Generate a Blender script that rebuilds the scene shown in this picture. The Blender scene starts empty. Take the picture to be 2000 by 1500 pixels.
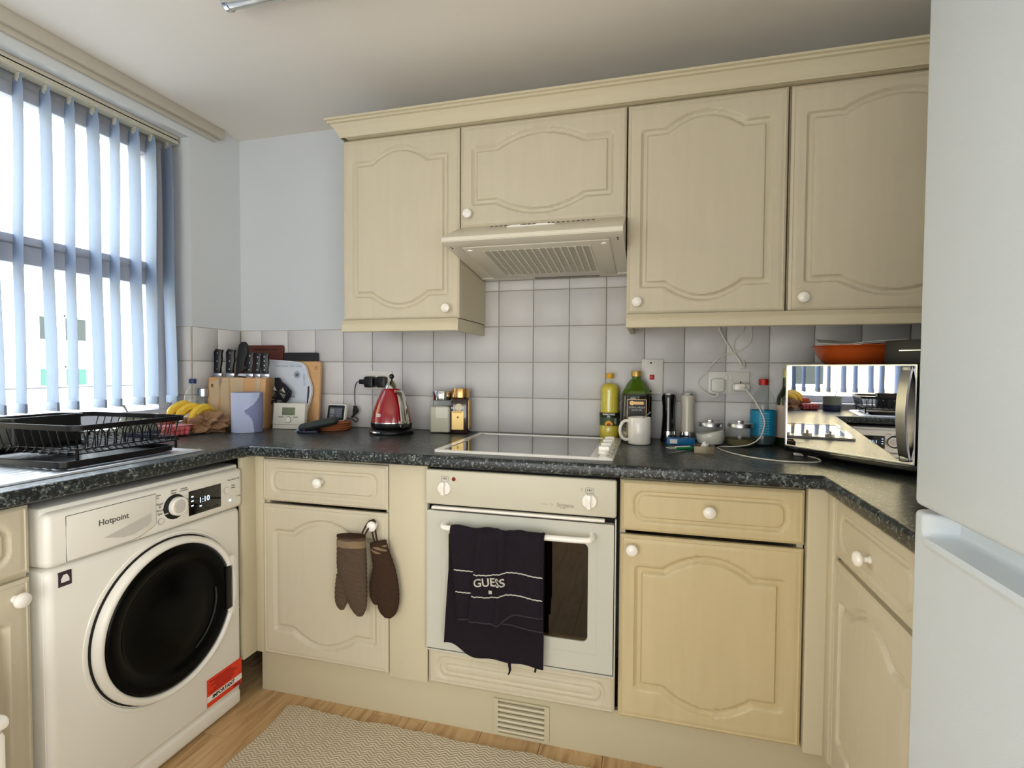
import bpy, bmesh, math, random
import numpy as np
from mathutils import Vector, Matrix

S = bpy.context.scene
COL = S.collection
R = math.radians
random.seed(7)

# ---------------------------------------------------------------- camera
def look(yaw, pitch, roll):
    y, t, r = R(yaw), R(pitch), R(roll)
    f = Vector((-math.sin(y)*math.cos(t), math.cos(y)*math.cos(t), math.sin(t)))
    rt = Vector((math.cos(y), math.sin(y), 0)); u = rt.cross(f)
    r2 = rt*math.cos(r) + u*math.sin(r); u2 = u*math.cos(r) - rt*math.sin(r)
    return Matrix((r2, u2, -f)).transposed()
cd = bpy.data.cameras.new('camera'); cam = bpy.data.objects.new('camera', cd); COL.objects.link(cam)
cd.sensor_width = 36; cd.lens = 36*1004.9/2000; cd.clip_start = .03; cd.clip_end = 200
cam.matrix_world = Matrix.Translation((1.96, -2.12, 1.187)) @ look(15.045, -1.753, .304).to_4x4()
S.camera = cam

# ---------------------------------------------------------------- world, lights, exposure
w = bpy.data.worlds.new('sky'); S.world = w; w.use_nodes = True
wn = w.node_tree.nodes; wl = w.node_tree.links; bg = wn['Background']
tc = wn.new('ShaderNodeTexCoord'); sx = wn.new('ShaderNodeSeparateXYZ'); cr = wn.new('ShaderNodeValToRGB')
wl.new(tc.outputs['Generated'], sx.inputs[0]); wl.new(sx.outputs['Z'], cr.inputs[0]); wl.new(cr.outputs[0], bg.inputs[0])
cr.color_ramp.elements[0].color = (.93, .95, 1, 1); cr.color_ramp.elements[1].color = (.80, .89, 1, 1)
bg.inputs[1].default_value = 14.0

def area(name, loc, rot, sx_, sy_, power, color=(1, 1, 1), portal=False):
    l = bpy.data.lights.new(name, 'AREA'); l.shape = 'RECTANGLE'; l.size = sx_; l.size_y = sy_
    l.energy = power; l.color = color
    o = bpy.data.objects.new(name, l); COL.objects.link(o); o.location = loc; o.rotation_euler = rot
    if portal: l.cycles.is_portal = True
    return o
area('window_portal', (-.17, -1.035, 1.58), (0, R(-90), 0), 1.3, 1.6, 1, portal=True)
# added fill lamp behind the camera, standing in for unseen room light
area('rear_fill_light', (1.25, -3.4, 1.0), (R(90), 0, R(-3)), 1.7, 1.4, 38, (1, .995, .97))
area('side_fill_light', (2.9, -2.75, 1.05), (R(90), 0, R(74)), 1.1, 1.7, 34, (1, .995, .97))  # added fill lamp on the right, brightens the washing machine front
sun = bpy.data.lights.new('sun', 'SUN'); sun.energy = 12; sun.angle = R(3); sun.color = (1, .96, .9)
so = bpy.data.objects.new('sun', sun); COL.objects.link(so); so.rotation_euler = (R(-38), R(58), 0)

S.view_settings.view_transform = 'Standard'; S.view_settings.look = 'None'
S.view_settings.exposure = -.24; S.view_settings.gamma = 1; S.view_settings.use_curve_mapping = False
try:
    S.cycles.use_denoising = True; S.cycles.max_bounces = 10; S.cycles.diffuse_bounces = 5
    S.cycles.transparent_max_bounces = 16; S.cycles.sample_clamp_indirect = 8; S.cycles.caustics_refractive = False
    S.cycles.caustics_reflective = False; S.cycles.blur_glossy = .5
except Exception: pass

# ---------------------------------------------------------------- materials
def srgb(c):
    return tuple((x/255/12.92 if x/255 <= .04045 else ((x/255+.055)/1.055)**2.4) for x in c) + (1,)
MATS = {}
def mat(name, col, rough=.5, metal=0, noise=0, nscale=30, stretch=(1, 1, 1), bump=0, bscale=200, spec=.5, coat=0, alpha=1, emit=None, trans=0, ior=1.45):
    if name in MATS: return MATS[name]
    m = bpy.data.materials.new(name); m.use_nodes = True; MATS[name] = m
    n = m.node_tree.nodes; l = m.node_tree.links; b = n['Principled BSDF']
    c = srgb(col); b.inputs['Base Color'].default_value = c
    b.inputs['Roughness'].default_value = rough; b.inputs['Metallic'].default_value = metal
    b.inputs['Specular IOR Level'].default_value = spec; b.inputs['Coat Weight'].default_value = coat
    b.inputs['Coat Roughness'].default_value = .08
    b.inputs['Alpha'].default_value = alpha; b.inputs['IOR'].default_value = ior
    b.inputs['Transmission Weight'].default_value = trans
    if noise or bump:
        t = n.new('ShaderNodeTexCoord'); mp = n.new('ShaderNodeMapping'); mp.inputs['Scale'].default_value = stretch
        l.new(t.outputs['Object'], mp.inputs[0])
    if noise:
        nz = n.new('ShaderNodeTexNoise'); nz.inputs['Scale'].default_value = nscale; nz.inputs['Detail'].default_value = 5
        l.new(mp.outputs[0], nz.inputs[0])
        mx = n.new('ShaderNodeMix'); mx.data_type = 'RGBA'
        mx.inputs['A'].default_value = tuple(x*(1-noise) for x in c[:3])+(1,)
        mx.inputs['B'].default_value = tuple(min(1, x*(1+noise)) for x in c[:3])+(1,)
        l.new(nz.outputs[0], mx.inputs['Factor']); l.new(mx.outputs['Result'], b.inputs['Base Color'])
    if bump:
        nb = n.new('ShaderNodeTexNoise'); nb.inputs['Scale'].default_value = bscale; nb.inputs['Detail'].default_value = 3
        l.new(mp.outputs[0], nb.inputs[0]); bu = n.new('ShaderNodeBump'); bu.inputs['Strength'].default_value = bump
        bu.inputs['Distance'].default_value = .002; l.new(nb.outputs[0], bu.inputs['Height']); l.new(bu.outputs[0], b.inputs['Normal'])
    if emit:
        b.inputs['Emission Color'].default_value = srgb(col); b.inputs['Emission Strength'].default_value = emit
    return m
def glass(name, col=(255, 255, 255), refl=1.0, tint=1.0, rough=0.0):
    """thin clear sheet: see-through with fresnel reflection"""
    if name in MATS: return MATS[name]
    m = bpy.data.materials.new(name); m.use_nodes = True; MATS[name] = m
    n = m.node_tree.nodes; l = m.node_tree.links; n.remove(n['Principled BSDF'])
    tr = n.new('ShaderNodeBsdfTransparent'); tr.inputs[0].default_value = tuple(x*tint for x in srgb(col)[:3])+(1,)
    g = n.new('ShaderNodeBsdfGlossy'); g.inputs['Roughness'].default_value = rough
    fr = n.new('ShaderNodeLayerWeight'); pw_ = n.new('ShaderNodeMath'); pw_.operation = 'POWER'; pw_.inputs[1].default_value = 4
    l.new(fr.outputs['Facing'], pw_.inputs[0])
    mu = n.new('ShaderNodeMath'); mu.operation = 'MULTIPLY_ADD'; mu.inputs[1].default_value = .45*refl; mu.inputs[2].default_value = .035*refl; mu.use_clamp = True
    mx = n.new('ShaderNodeMixShader'); l.new(pw_.outputs[0], mu.inputs[0]); l.new(mu.outputs[0], mx.inputs[0])
    l.new(tr.outputs[0], mx.inputs[1]); l.new(g.outputs[0], mx.inputs[2]); l.new(mx.outputs[0], n['Material Output'].inputs[0])
    return m

M_wall = mat('wall_paint', (212, 217, 220), .85, bump=.15, bscale=60)
M_ceil = mat('ceiling_paint', (232, 228, 220), .9, bump=.1, bscale=50)
M_door = mat('cream_door_foil', (200, 191, 168), .46, noise=.05, nscale=9, stretch=(6, 6, .6), bump=.10, bscale=60)
M_carc = mat('cream_carcass', (202, 193, 166), .5)
M_trimw = mat('cream_moulding', (204, 195, 168), .48, noise=.05, nscale=14, stretch=(.5, 6, 8), bump=.05, bscale=120)
M_knob = mat('white_ceramic', (240, 236, 228), .18, coat=.5)
M_white = mat('white_enamel', (200, 196, 178), .42, coat=0, spec=.35)
M_washer = mat('white_appliance', (236, 234, 226), .34, coat=.15)
M_fridge = mat('fridge_white', (200, 209, 217), .42, bump=.12, bscale=500)
M_black = mat('black_plastic', (14, 14, 16), .35)
M_blackg = mat('black_gloss', (6, 7, 8), .08, coat=.5)
M_rubber = mat('black_rubber', (10, 10, 12), .6)
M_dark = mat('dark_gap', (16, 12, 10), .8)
M_chrome = mat('chrome', (215, 215, 212), .12, metal=1)
M_steel = mat('stainless_steel', (200, 202, 205), .28, metal=1, bump=.05, bscale=90, stretch=(1, 30, 1))
M_upvc = mat('window_frame_white', (190, 191, 196), .35)
M_tile = mat('white_tile', (214, 213, 213), .42, noise=.02, nscale=3, bump=.04, bscale=15, spec=.35)
M_grout = mat('grout', (176, 168, 155), .95)
M_brown = mat('brown_board', (92, 52, 34), .6, noise=.2, nscale=20, stretch=(1, 1, 6))
M_paper = mat('white_paper', (236, 236, 232), .8)
M_clear = glass('clear_glass', (250, 252, 252), 1.0)

# worktop: dark slate laminate with light flecks
def worktop_mat():
    m = bpy.data.materials.new('slate_laminate'); m.use_nodes = True
    n = m.node_tree.nodes; l = m.node_tree.links; b = n['Principled BSDF']
    t = n.new('ShaderNodeTexCoord')
    n1 = n.new('ShaderNodeTexNoise'); n1.inputs['Scale'].default_value = 48; n1.inputs['Detail'].default_value = 6; n1.inputs['Roughness'].default_value = .7
    n1.inputs['Distortion'].default_value = .9
    v = n.new('ShaderNodeTexVoronoi'); v.inputs['Scale'].default_value = 120
    vc = n.new('ShaderNodeTexVoronoi'); vc.inputs['Scale'].default_value = 185; vc.inputs['Randomness'].default_value = 1
    nd = n.new('ShaderNodeTexNoise'); nd.inputs['Scale'].default_value = 90; nd.inputs['Detail'].default_value = 2
    vm = n.new('ShaderNodeVectorMath'); vm.operation = 'MULTIPLY_ADD'; vm.inputs[1].default_value = (.012, .012, .012)
    l.new(t.outputs['Object'], nd.inputs[0]); l.new(nd.outputs['Color'], vm.inputs[0]); l.new(t.outputs['Object'], vm.inputs[2]); l.new(vm.outputs[0], vc.inputs[0])
    sc_ = n.new('ShaderNodeSeparateColor'); l.new(vc.outputs['Color'], sc_.inputs[0])
    rc = n.new('ShaderNodeValToRGB'); ee = rc.color_ramp.elements; ee[0].position = .30; ee[0].color = (0, 0, 0, 1); ee[1].position = 1; ee[1].color = (1, 1, 1, 1)
    k_ = ee.new(.72); k_.color = (.28, .28, .28, 1); l.new(sc_.outputs[0], rc.inputs[0])
    l.new(t.outputs['Object'], n1.inputs[0]); l.new(t.outputs['Object'], v.inputs[0])
    r1 = n.new('ShaderNodeValToRGB'); e = r1.color_ramp.elements
    e[0].position = .40; e[0].color = srgb((16, 20, 21)); e[1].position = .74; e[1].color = srgb((108, 117, 117))
    a = r1.color_ramp.elements.new(.52); a.color = srgb((34, 41, 43)); a = r1.color_ramp.elements.new(.6); a.color = srgb((66, 74, 76))
    ma = n.new('ShaderNodeMath'); ma.operation = 'MULTIPLY_ADD'; ma.inputs[1].default_value = .30; l.new(rc.outputs[0], ma.inputs[0])
    mb = n.new('ShaderNodeMath'); mb.operation = 'MULTIPLY_ADD'; mb.inputs[1].default_value = .55; mb.inputs[2].default_value = .17; l.new(n1.outputs[0], mb.inputs[0])
    l.new(mb.outputs[0], ma.inputs[2]); l.new(ma.outputs[0], r1.inputs[0])
    r2 = n.new('ShaderNodeValToRGB'); e = r2.color_ramp.elements; e[0].position = .22; e[0].color = (1, 1, 1, 1); e[1].position = .34; e[1].color = (0, 0, 0, 1)
    l.new(v.outputs['Distance'], r2.inputs[0])
    wn_ = n.new('ShaderNodeTexNoise'); wn_.inputs['Scale'].default_value = 40; l.new(t.outputs['Object'], wn_.inputs[0])
    r3 = n.new('ShaderNodeValToRGB'); e = r3.color_ramp.elements; e[0].position = .52; e[1].position = .62; l.new(wn_.outputs[0], r3.inputs[0])
    mu = n.new('ShaderNodeMath'); mu.operation = 'MULTIPLY'; l.new(r2.outputs[0], mu.inputs[0]); l.new(r3.outputs[0], mu.inputs[1])
    mx = n.new('ShaderNodeMix'); mx.data_type = 'RGBA'; mx.inputs['B'].default_value = srgb((150, 152, 146))
    l.new(mu.outputs[0], mx.inputs['Factor']); l.new(r1.outputs[0], mx.inputs['A']); l.new(mx.outputs['Result'], b.inputs['Base Color'])
    b.inputs['Roughness'].default_value = .30; b.inputs['Specular IOR Level'].default_value = .45
    bu = n.new('ShaderNodeBump'); bu.inputs['Strength'].default_value = .12; bu.inputs['Distance'].default_value = .001
    l.new(n1.outputs[0], bu.inputs['Height']); l.new(bu.outputs[0], b.inputs['Normal'])
    return m
M_top = worktop_mat()

# ---------------------------------------------------------------- mesh helpers
WM = {}
def tag(o, label=None, cat=None, group=None, kind=None):
    if label: o['label'] = label
    if cat: o['category'] = cat
    if group: o['group'] = group
    if kind: o['kind'] = kind
    return o
def thing(name, label, cat, loc=(0, 0, 0), rz=0, group=None):
    o = bpy.data.objects.new(name, None); COL.objects.link(o); o.empty_display_size = .05
    o.location = loc; o.rotation_euler = (0, 0, rz)
    WM[o] = Matrix.Translation(loc) @ Matrix.Rotation(rz, 4, 'Z')
    return tag(o, label, cat, group)
def obj(name, bm, m, parent=None, world=False, smooth=30, label=None, cat=None, group=None, kind=None, loc=None):
    """link the bmesh as one object; world=True: vertices are given in room coordinates"""
    if world and parent is not None: bm.transform(WM[parent].inverted())
    if smooth is not None:
        for f in bm.faces: f.smooth = True
    me = bpy.data.meshes.new(name); bm.to_mesh(me); bm.free()
    if smooth is not None:
        try: me.set_sharp_from_angle(angle=R(smooth))
        except Exception: pass
    for x in (m if isinstance(m, (list, tuple)) else [m]): me.materials.append(x)
    o = bpy.data.objects.new(name, me); COL.objects.link(o)
    if parent is not None: o.parent = parent; WM[o] = WM[parent]
    else: WM[o] = Matrix.Identity(4)
    if loc: o.location = loc
    return tag(o, label, cat, group, kind)
def single(name, bm, m, label, cat, group=None, smooth=30, kind=None, base=None):
    """a thing that is one mesh given in room coordinates; origin moved to its base"""
    if base is None:
        xs = [v.co for v in bm.verts]
        base = Vector(((min(c.x for c in xs)+max(c.x for c in xs))/2, (min(c.y for c in xs)+max(c.y for c in xs))/2, min(c.z for c in xs)))
    base = Vector(base); bm.transform(Matrix.Translation(-base))
    o = obj(name, bm, m, smooth=smooth, label=label, cat=cat, group=group, kind=kind); o.location = base
    WM[o] = Matrix.Translation(base)
    return o
def copy_tree(o, parent=None):
    c = o.copy(); COL.objects.link(c); c.parent = parent
    WM[c] = WM.get(o, Matrix.Identity(4))
    for ch in list(o.children): copy_tree(ch, c)
    return c
def B(): return bmesh.new()
def box(bm, x0, x1, y0, y1, z0, z1, bev=0, seg=2, mi=0, M=None):
    g = bmesh.ops.create_cube(bm, size=1)['verts']
    T = Matrix.Translation(((x0+x1)/2, (y0+y1)/2, (z0+z1)/2)) @ Matrix.Diagonal((abs(x1-x0), abs(y1-y0), abs(z1-z0), 1))
    bmesh.ops.transform(bm, matrix=T, verts=g)
    fs = list({f for v in g for f in v.link_faces})
    if bev:
        es = list({e for v in g for e in v.link_edges})
        r = bmesh.ops.bevel(bm, geom=es, offset=bev, segments=seg, profile=.5, affect='EDGES')
        fs = list(set(r['faces']) | {f for f in fs if f.is_valid})
        # all faces connected
        seen = set(fs); st = list(fs)
        while st:
            f = st.pop()
            for e in f.edges:
                for h in e.link_faces:
                    if h not in seen: seen.add(h); st.append(h)
        fs = list(seen)
    for f in fs: f.material_index = mi
    if M is not None: bmesh.ops.transform(bm, matrix=M, verts=list({v for f in fs for v in f.verts}))
    return fs
def lathe(bm, prof, c=(0, 0, 0), axis='Z', seg=32, mi=0, M=None, a0=0, a1=360):
    full = abs(a1-a0) >= 360; n = seg if full else seg+1; rings = []; vs = []
    for (r, z) in prof:
        if r < 1e-6:
            v = bm.verts.new((0, 0, z)); rings.append([v]); vs.append(v)
        else:
            ring = []
            for k in range(n):
                a = R(a0 + (a1-a0)*k/seg); v = bm.verts.new((r*math.cos(a), r*math.sin(a), z)); ring.append(v); vs.append(v)
            rings.append(ring)
    fs = []
    for A, Bq in zip(rings, rings[1:]):
        if len(A) == 1 and len(Bq) == 1: continue
        m = n if full else n-1
        for k in range(m):
            j = (k+1) % n
            try:
                if len(A) == 1: fs.append(bm.faces.new((A[0], Bq[j], Bq[k])))
                elif len(Bq) == 1: fs.append(bm.faces.new((A[k], A[j], Bq[0])))
                else: fs.append(bm.faces.new((A[k], A[j], Bq[j], Bq[k])))
            except ValueError: pass
    for f in fs: f.material_index = mi
    Q = Matrix.Identity(4)
    if axis == 'X': Q = Matrix.Rotation(R(90), 4, 'Y')
    if axis == '-X': Q = Matrix.Rotation(R(-90), 4, 'Y')
    if axis == '-Y': Q = Matrix.Rotation(R(90), 4, 'X')
    if axis == 'Y': Q = Matrix.Rotation(R(-90), 4, 'X')
    T = Matrix.Translation(c) @ Q
    if M is not None: T = M @ T
    bmesh.ops.transform(bm, matrix=T, verts=vs)
    return vs
def tube(bm, pts, r, seg=8, mi=0, closed=False, flat=1.0):
    pts = [Vector(p) for p in pts]; n = len(pts); rings = []
    rr = r if isinstance(r, (list, tuple)) else [r]*n
    up = None
    for i, p in enumerate(pts):
        if closed: d = pts[(i+1) % n] - pts[i-1]
        else: d = (pts[min(i+1, n-1)] - pts[max(i-1, 0)])
        if d.length < 1e-9: d = Vector((0, 0, 1))
        d.normalize()
        if up is None:
            up = Vector((0, 0, 1)) if abs(d.z) < .9 else Vector((1, 0, 0))
        s = d.cross(up)
        if s.length < 1e-6: s = d.cross(Vector((0, 1, 0)))
        s.normalize(); up = s.cross(d).normalized()
        rings.append([bm.verts.new(p + (s*math.cos(2*math.pi*k/seg) + up*flat*math.sin(2*math.pi*k/seg))*rr[i]) for k in range(seg)])
    L = list(zip(rings, rings[1:])) + ([(rings[-1], rings[0])] if closed else [])
    for A, Bq in L:
        for k in range(seg):
            f = bm.faces.new((A[k], A[(k+1) % seg], Bq[(k+1) % seg], Bq[k])); f.material_index = mi
    if not closed:
        bm.faces.new(rings[0][::-1]).material_index = mi; bm.faces.new(rings[-1]).material_index = mi
def spline(pts, n=8):
    P = [Vector(p) for p in pts]; out = []
    for i in range(len(P)-1):
        p0, p1, p2, p3 = P[max(i-1, 0)], P[i], P[i+1], P[min(i+2, len(P)-1)]
        for k in range(n):
            t = k/n
            out.append(.5*((2*p1) + (p2-p0)*t + (2*p0-5*p1+4*p2-p3)*t*t + (3*p1-p0-3*p2+p3)*t**3))
    out.append(P[-1]); return out
def prism(bm, poly, d0, d1, plane='XZ', mi=0, bev=0, M=None):
    """polygon (a,b) extruded between d0 and d1 along the remaining axis"""
    def P(a, b, d): return {'XZ': (a, d, b), 'XY': (a, b, d), 'YZ': (d, a, b)}[plane]
    A = [bm.verts.new(P(a, b, d0)) for a, b in poly]; C_ = [bm.verts.new(P(a, b, d1)) for a, b in poly]
    fs = [bm.faces.new(A), bm.faces.new(C_[::-1])]
    n = len(poly)
    for k in range(n): fs.append(bm.faces.new((A[k], C_[k], C_[(k+1) % n], A[(k+1) % n])))
    bmesh.ops.recalc_face_normals(bm, faces=fs)
    if bev:
        es = list(set(fs[0].edges) | set(fs[1].edges))
        r = bmesh.ops.bevel(bm, geom=es, offset=bev, segments=2, profile=.5, affect='EDGES')
        fs = [f for f in fs if f.is_valid] + r['faces']
    for f in fs: f.material_index = mi
    if M is not None: bmesh.ops.transform(bm, matrix=M, verts=list({v for f in fs for v in f.verts}))
    return fs
def rrect(x0, x1, y0, y1, r, n=5):
    out = []
    for cx, cy, a in ((x1-r, y1-r, 0), (x0+r, y1-r, 90), (x0+r, y0+r, 180), (x1-r, y0+r, 270)):
        for k in range(n+1):
            t = R(a+90*k/n); out.append((cx+r*math.cos(t), cy+r*math.sin(t)))
    return out
def frame_from(pts): # keep as list
    return pts
def ring_prism(bm, outer, inner, d0, d1, plane='XZ', mi=0):
    """flat ring between two loops of the same length, extruded"""
    def P(a, b, d): return {'XZ': (a, d, b), 'XY': (a, b, d), 'YZ': (d, a, b)}[plane]
    n = len(outer); V = [[bm.verts.new(P(a, b, d)) for a, b in L] for L, d in ((outer, d0), (outer, d1), (inner, d1), (inner, d0))]
    fs = []
    for q in range(4):
        A, C_ = V[q], V[(q+1) % 4]
        for k in range(n): fs.append(bm.faces.new((A[k], A[(k+1) % n], C_[(k+1) % n], C_[k])))
    bmesh.ops.recalc_face_normals(bm, faces=fs)
    for f in fs: f.material_index = mi
def grid_surface(bm, fn, nu, nv, closed_u=False, mi=0):
    V = [[bm.verts.new(fn(i/(nu if closed_u else nu-1) if nu > 1 else 0, j/(nv-1))) for i in range(nu)] for j in range(nv)]
    fs = []
    for j in range(nv-1):
        for i in range(nu if closed_u else nu-1):
            k = (i+1) % nu
            f = bm.faces.new((V[j][i], V[j][k], V[j+1][k], V[j+1][i])); f.material_index = mi; fs.append(f)
    return V, fs
def solid(bm, t):
    bmesh.ops.recalc_face_normals(bm, faces=bm.faces[:]); bmesh.ops.solidify(bm, geom=bm.faces[:], thickness=t)
def text(name, s, size, mat_, parent, M, depth=.0006, align='CENTER', bold=0, shear=0, spacing=1, world=True):
    """raised lettering as a mesh part; M places the text plane (x right, y up, z out) in room coordinates"""
    cu = bpy.data.curves.new('t', 'FONT'); cu.body = s; cu.size = size; cu.align_x = align; cu.align_y = 'CENTER'
    cu.extrude = depth; cu.offset = bold; cu.shear = shear; cu.space_character = spacing; cu.resolution_u = 3
    to = bpy.data.objects.new('t', cu); COL.objects.link(to)
    dg = bpy.context.evaluated_depsgraph_get(); me = bpy.data.meshes.new_from_object(to.evaluated_get(dg))
    bpy.data.objects.remove(to); bpy.data.curves.remove(cu)
    me.transform(WM[parent].inverted() @ M if world else M); me.materials.clear(); me.materials.append(mat_); me.name = name
    o = bpy.data.objects.new(name, me); COL.objects.link(o); o.parent = parent; WM[o] = WM[parent]
    return o
def face_m(loc, right, up):
    r = Vector(right).normalized(); u = Vector(up).normalized(); n = r.cross(u)
    m = Matrix((r, u, n)).transposed().to_4x4(); m.translation = Vector(loc); return m
def FM_Y(x, y, z): return face_m((x, y, z), (1, 0, 0), (0, 0, 1))      # faces -Y
def FM_X(x, y, z): return face_m((x, y, z), (0, 1, 0), (0, 0, 1))      # faces +X

# ================================================================ SETTING
H = 2.29
XR, YF = 3.0, -3.6
def struct(name, bm, m, label=None, smooth=None):
    return obj(name, bm, m, smooth=smooth, kind='structure', label=label)
bm = B(); box(bm, -.3, XR+.1, YF-.1, .12, H, H+.1); struct('ceiling', bm, M_ceil, 'white painted ceiling')
bm = B(); box(bm, -.3, XR+.1, 0, .12, -.06, H); wall_back = struct('wall_back', bm, M_wall, 'pale grey wall with square white tiles behind the hob')
bm = B(); box(bm, XR, XR+.1, YF, 0, -.06, H); struct('wall_right', bm, M_wall, 'pale wall behind the fridge')
bm = B(); box(bm, -.3, XR+.1, YF-.1, YF, -.06, H); struct('wall_front', bm, M_wall, 'wall behind the camera')
# left wall with window opening  Y -.285..-1.785, z .985..2.19
WY0, WY1, WZ0, WZ1 = -.285, -1.785, .935, 2.19
bm = B()
box(bm, -.3, 0, WY0, .0, -.06, H); box(bm, -.3, 0, YF, WY1, -.06, H)
box(bm, -.3, 0, WY1, WY0, -.06, WZ0); box(bm, -.3, 0, WY1, WY0, WZ1, H)
wall_left = struct('wall_left', bm, M_wall, 'pale wall with the blinded window')
# batten between ceiling and window
bm = B(); box(bm, 0.001, .028, -2.6, -.116, 2.243, H, bev=.004); box(bm, 0.001, .012, -2.6, -.150, 2.222, 2.245, bev=.003)
struct('trim_1', bm, mat('batten_paint', (196, 190, 176), .6), 'painted batten above the window', smooth=30)
# sub-floor and planks
bm = B(); box(bm, -.1, XR, YF, 0, -.06, -.012); floor = struct('floor', bm, M_dark, 'oak-look laminate floor')
def oak():
    m = bpy.data.materials.new('oak_laminate'); m.use_nodes = True
    n = m.node_tree.nodes; l = m.node_tree.links; b = n['Principled BSDF']
    t = n.new('ShaderNodeTexCoord'); mp = n.new('ShaderNodeMapping'); mp.inputs['Scale'].default_value = (14, 1.3, 1)
    oi = n.new('ShaderNodeObjectInfo'); ad = n.new('ShaderNodeVectorMath'); ad.operation = 'ADD'
    ml = n.new('ShaderNodeVectorMath'); ml.operation = 'SCALE'; ml.inputs['Scale'].default_value = 7
    cb = n.new('ShaderNodeCombineXYZ'); l.new(oi.outputs['Random'], cb.inputs[1]); l.new(oi.outputs['Random'], cb.inputs[0])
    l.new(cb.outputs[0], ml.inputs[0]); l.new(t.outputs['Object'], ad.inputs[0]); l.new(ml.outputs[0], ad.inputs[1]); l.new(ad.outputs[0], mp.inputs[0])
    nz = n.new('ShaderNodeTexNoise'); nz.inputs['Scale'].default_value = 3; nz.inputs['Detail'].default_value = 8; nz.inputs['Distortion'].default_value = .6
    l.new(mp.outputs[0], nz.inputs[0])
    r = n.new('ShaderNodeValToRGB'); e = r.color_ramp.elements
    e[0].position = .3; e[0].color = srgb((170, 132, 90)); e[1].position = .7; e[1].color = srgb((212, 180, 136))
    a = e.new(.5); a.color = srgb((200, 166, 120))
    l.new(nz.outputs[0], r.inputs[0])
    v = n.new('ShaderNodeTexNoise'); v.inputs['Scale'].default_value = 9; l.new(ad.outputs[0], v.inputs[0])
    r2 = n.new('ShaderNodeValToRGB'); r2.color_ramp.elements[0].position = .68; r2.color_ramp.elements[1].position = .74
    l.new(v.outputs[0], r2.inputs[0])
    mx = n.new('ShaderNodeMix'); mx.data_type = 'RGBA'; mx.inputs['B'].default_value = srgb((120, 84, 52))
    l.new(r2.outputs[0], mx.inputs['Factor']); l.new(r.outputs[0], mx.inputs['A']); l.new(mx.outputs['Result'], b.inputs['Base Color'])
    b.inputs['Roughness'].default_value = .42
    return m
M_oak = oak()
pw, pl = .195, 1.2
bm = B(); box(bm, .0006, pw-.0006, -pl+.0006, -.0006, -.012, 0, bev=.0012, seg=1); plank = obj('plank', bm, M_oak, floor, smooth=None)
first = True
x = .079
k = 0
while x < XR:
    off = (.18, .74, .40, .95, .28, .63)[k % 6]; y = off
    while y > YF:
        if y > 0.0:
            pass
        p = plank if first else plank.copy()
        if not first: COL.objects.link(p)
        first = False; p.location = (x, min(y, 0) if y <= 0 else y - (.0), 0)
        y -= pl
    x += pw; k += 1
# trim planks that would run under the back wall: shift the row starts so they end at the wall
for p in floor.children:
    if p.location.y > 0: p.scale.y = 1 - p.location.y/pl; p.location.y = 0

# ---- tiles
tp, tg = .151, .0032
def tile_mesh(w, h):
    bm = B(); box(bm, 0, w-tg, -.006, 0, 0, h-tg, bev=.0009, seg=1)
    me = bpy.data.meshes.new('tile'); bm.to_mesh(me); bm.free(); me.materials.append(M_tile)
    try: me.set_sharp_from_angle(angle=R(50))
    except Exception: pass
    return me
cache = {}
def tile(parent, x, z, w, h, place):
    key = (round(w, 4), round(h, 4))
    if key not in cache: cache[key] = tile_mesh(w, h)
    o = bpy.data.objects.new('tile', cache[key]); COL.objects.link(o); o.parent = parent; place(o, x, z)
def pl_back(o, x, z): o.location = (x, -.001, z)
ztop = 1.365; xt = [.0]+[.579+tp*k for k in range(-3, 16)]
xt = [0.004, .126] + [.126+tp*(k+1) for k in range(18)] + [3.0]
for r in range(3):
    for a, b2 in zip(xt, xt[1:]): tile(wall_back, a, ztop-tp*(r+1), b2-a, tp, pl_back)
for r in range(2):
    h_ = tp if r == 0 else .045
    for a, b2 in zip(xt, xt[1:]):
        if b2 < 1.27 or a > 1.88: continue
        a2, b3 = max(a, 1.266), min(b2, 1.886); tile(wall_back, a2, ztop+tp*r, b3-a2, h_, pl_back)
bm = B(); box(bm, 0, XR, -.0012, -.0002, .90, 1.365); box(bm, 1.266, 1.886, -.0012, -.0002, 1.365, 1.562)
obj('grout', bm, M_grout, wall_back, smooth=None)
def pl_left(o, y, z): o.location = (.001, y, z); o.rotation_euler = (0, 0, R(90))
for r in range(3):
    for a, b2 in ((-.149, -.012), (-.284, -.149)): tile(wall_left, a, ztop-tp*(r+1), b2-a, tp, pl_left)
def pl_rev(o, x, z): o.location = (x, WY0+.0004, z)
for r in range(3): tile(wall_left, -.108, ztop-tp*(r+1), .106, tp, pl_rev)
bm = B(); box(bm, .0002, .0012, -.285, 0, .90, 1.365); box(bm, -.11, 0, WY0-.0012, WY0-.0002, .92, 1.365); obj('grout', bm, M_grout, wall_left, smooth=None)

# ---- window 1
win = bpy.data.objects.new('window_1', None); COL.objects.link(win); win.location = (-.13, -1.035, WZ0); WM[win] = Matrix.Translation(win.location)
tag(win, 'white framed window over the sink, top sash and lower pane', kind='structure')
bm = B()
fx0, fx1 = -.19, -.122
for (y0, y1, z0, z1) in ((-1.785, -.285, 2.135, 2.19), (-1.785, -.285, .935, 1.0), (-.345, -.285, 1.0, 2.135), (-1.785, -1.725, 1.0, 2.135), (-1.725, -.345, 1.535, 1.60)):
    box(bm, fx0, fx1, y0, y1, z0, z1, bev=.004)
obj('window_frame', bm, M_upvc, win, world=True)
bm = B()
for (y0, y1, z0, z1) in ((-1.725, -.345, 2.085, 2.132), (-1.725, -.345, 1.602, 1.63), (-.395, -.347, 1.63, 2.085), (-1.723, -1.675, 1.63, 2.085)):
    box(bm, -.165, -.108, y0, y1, z0, z1, bev=.005)
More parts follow.
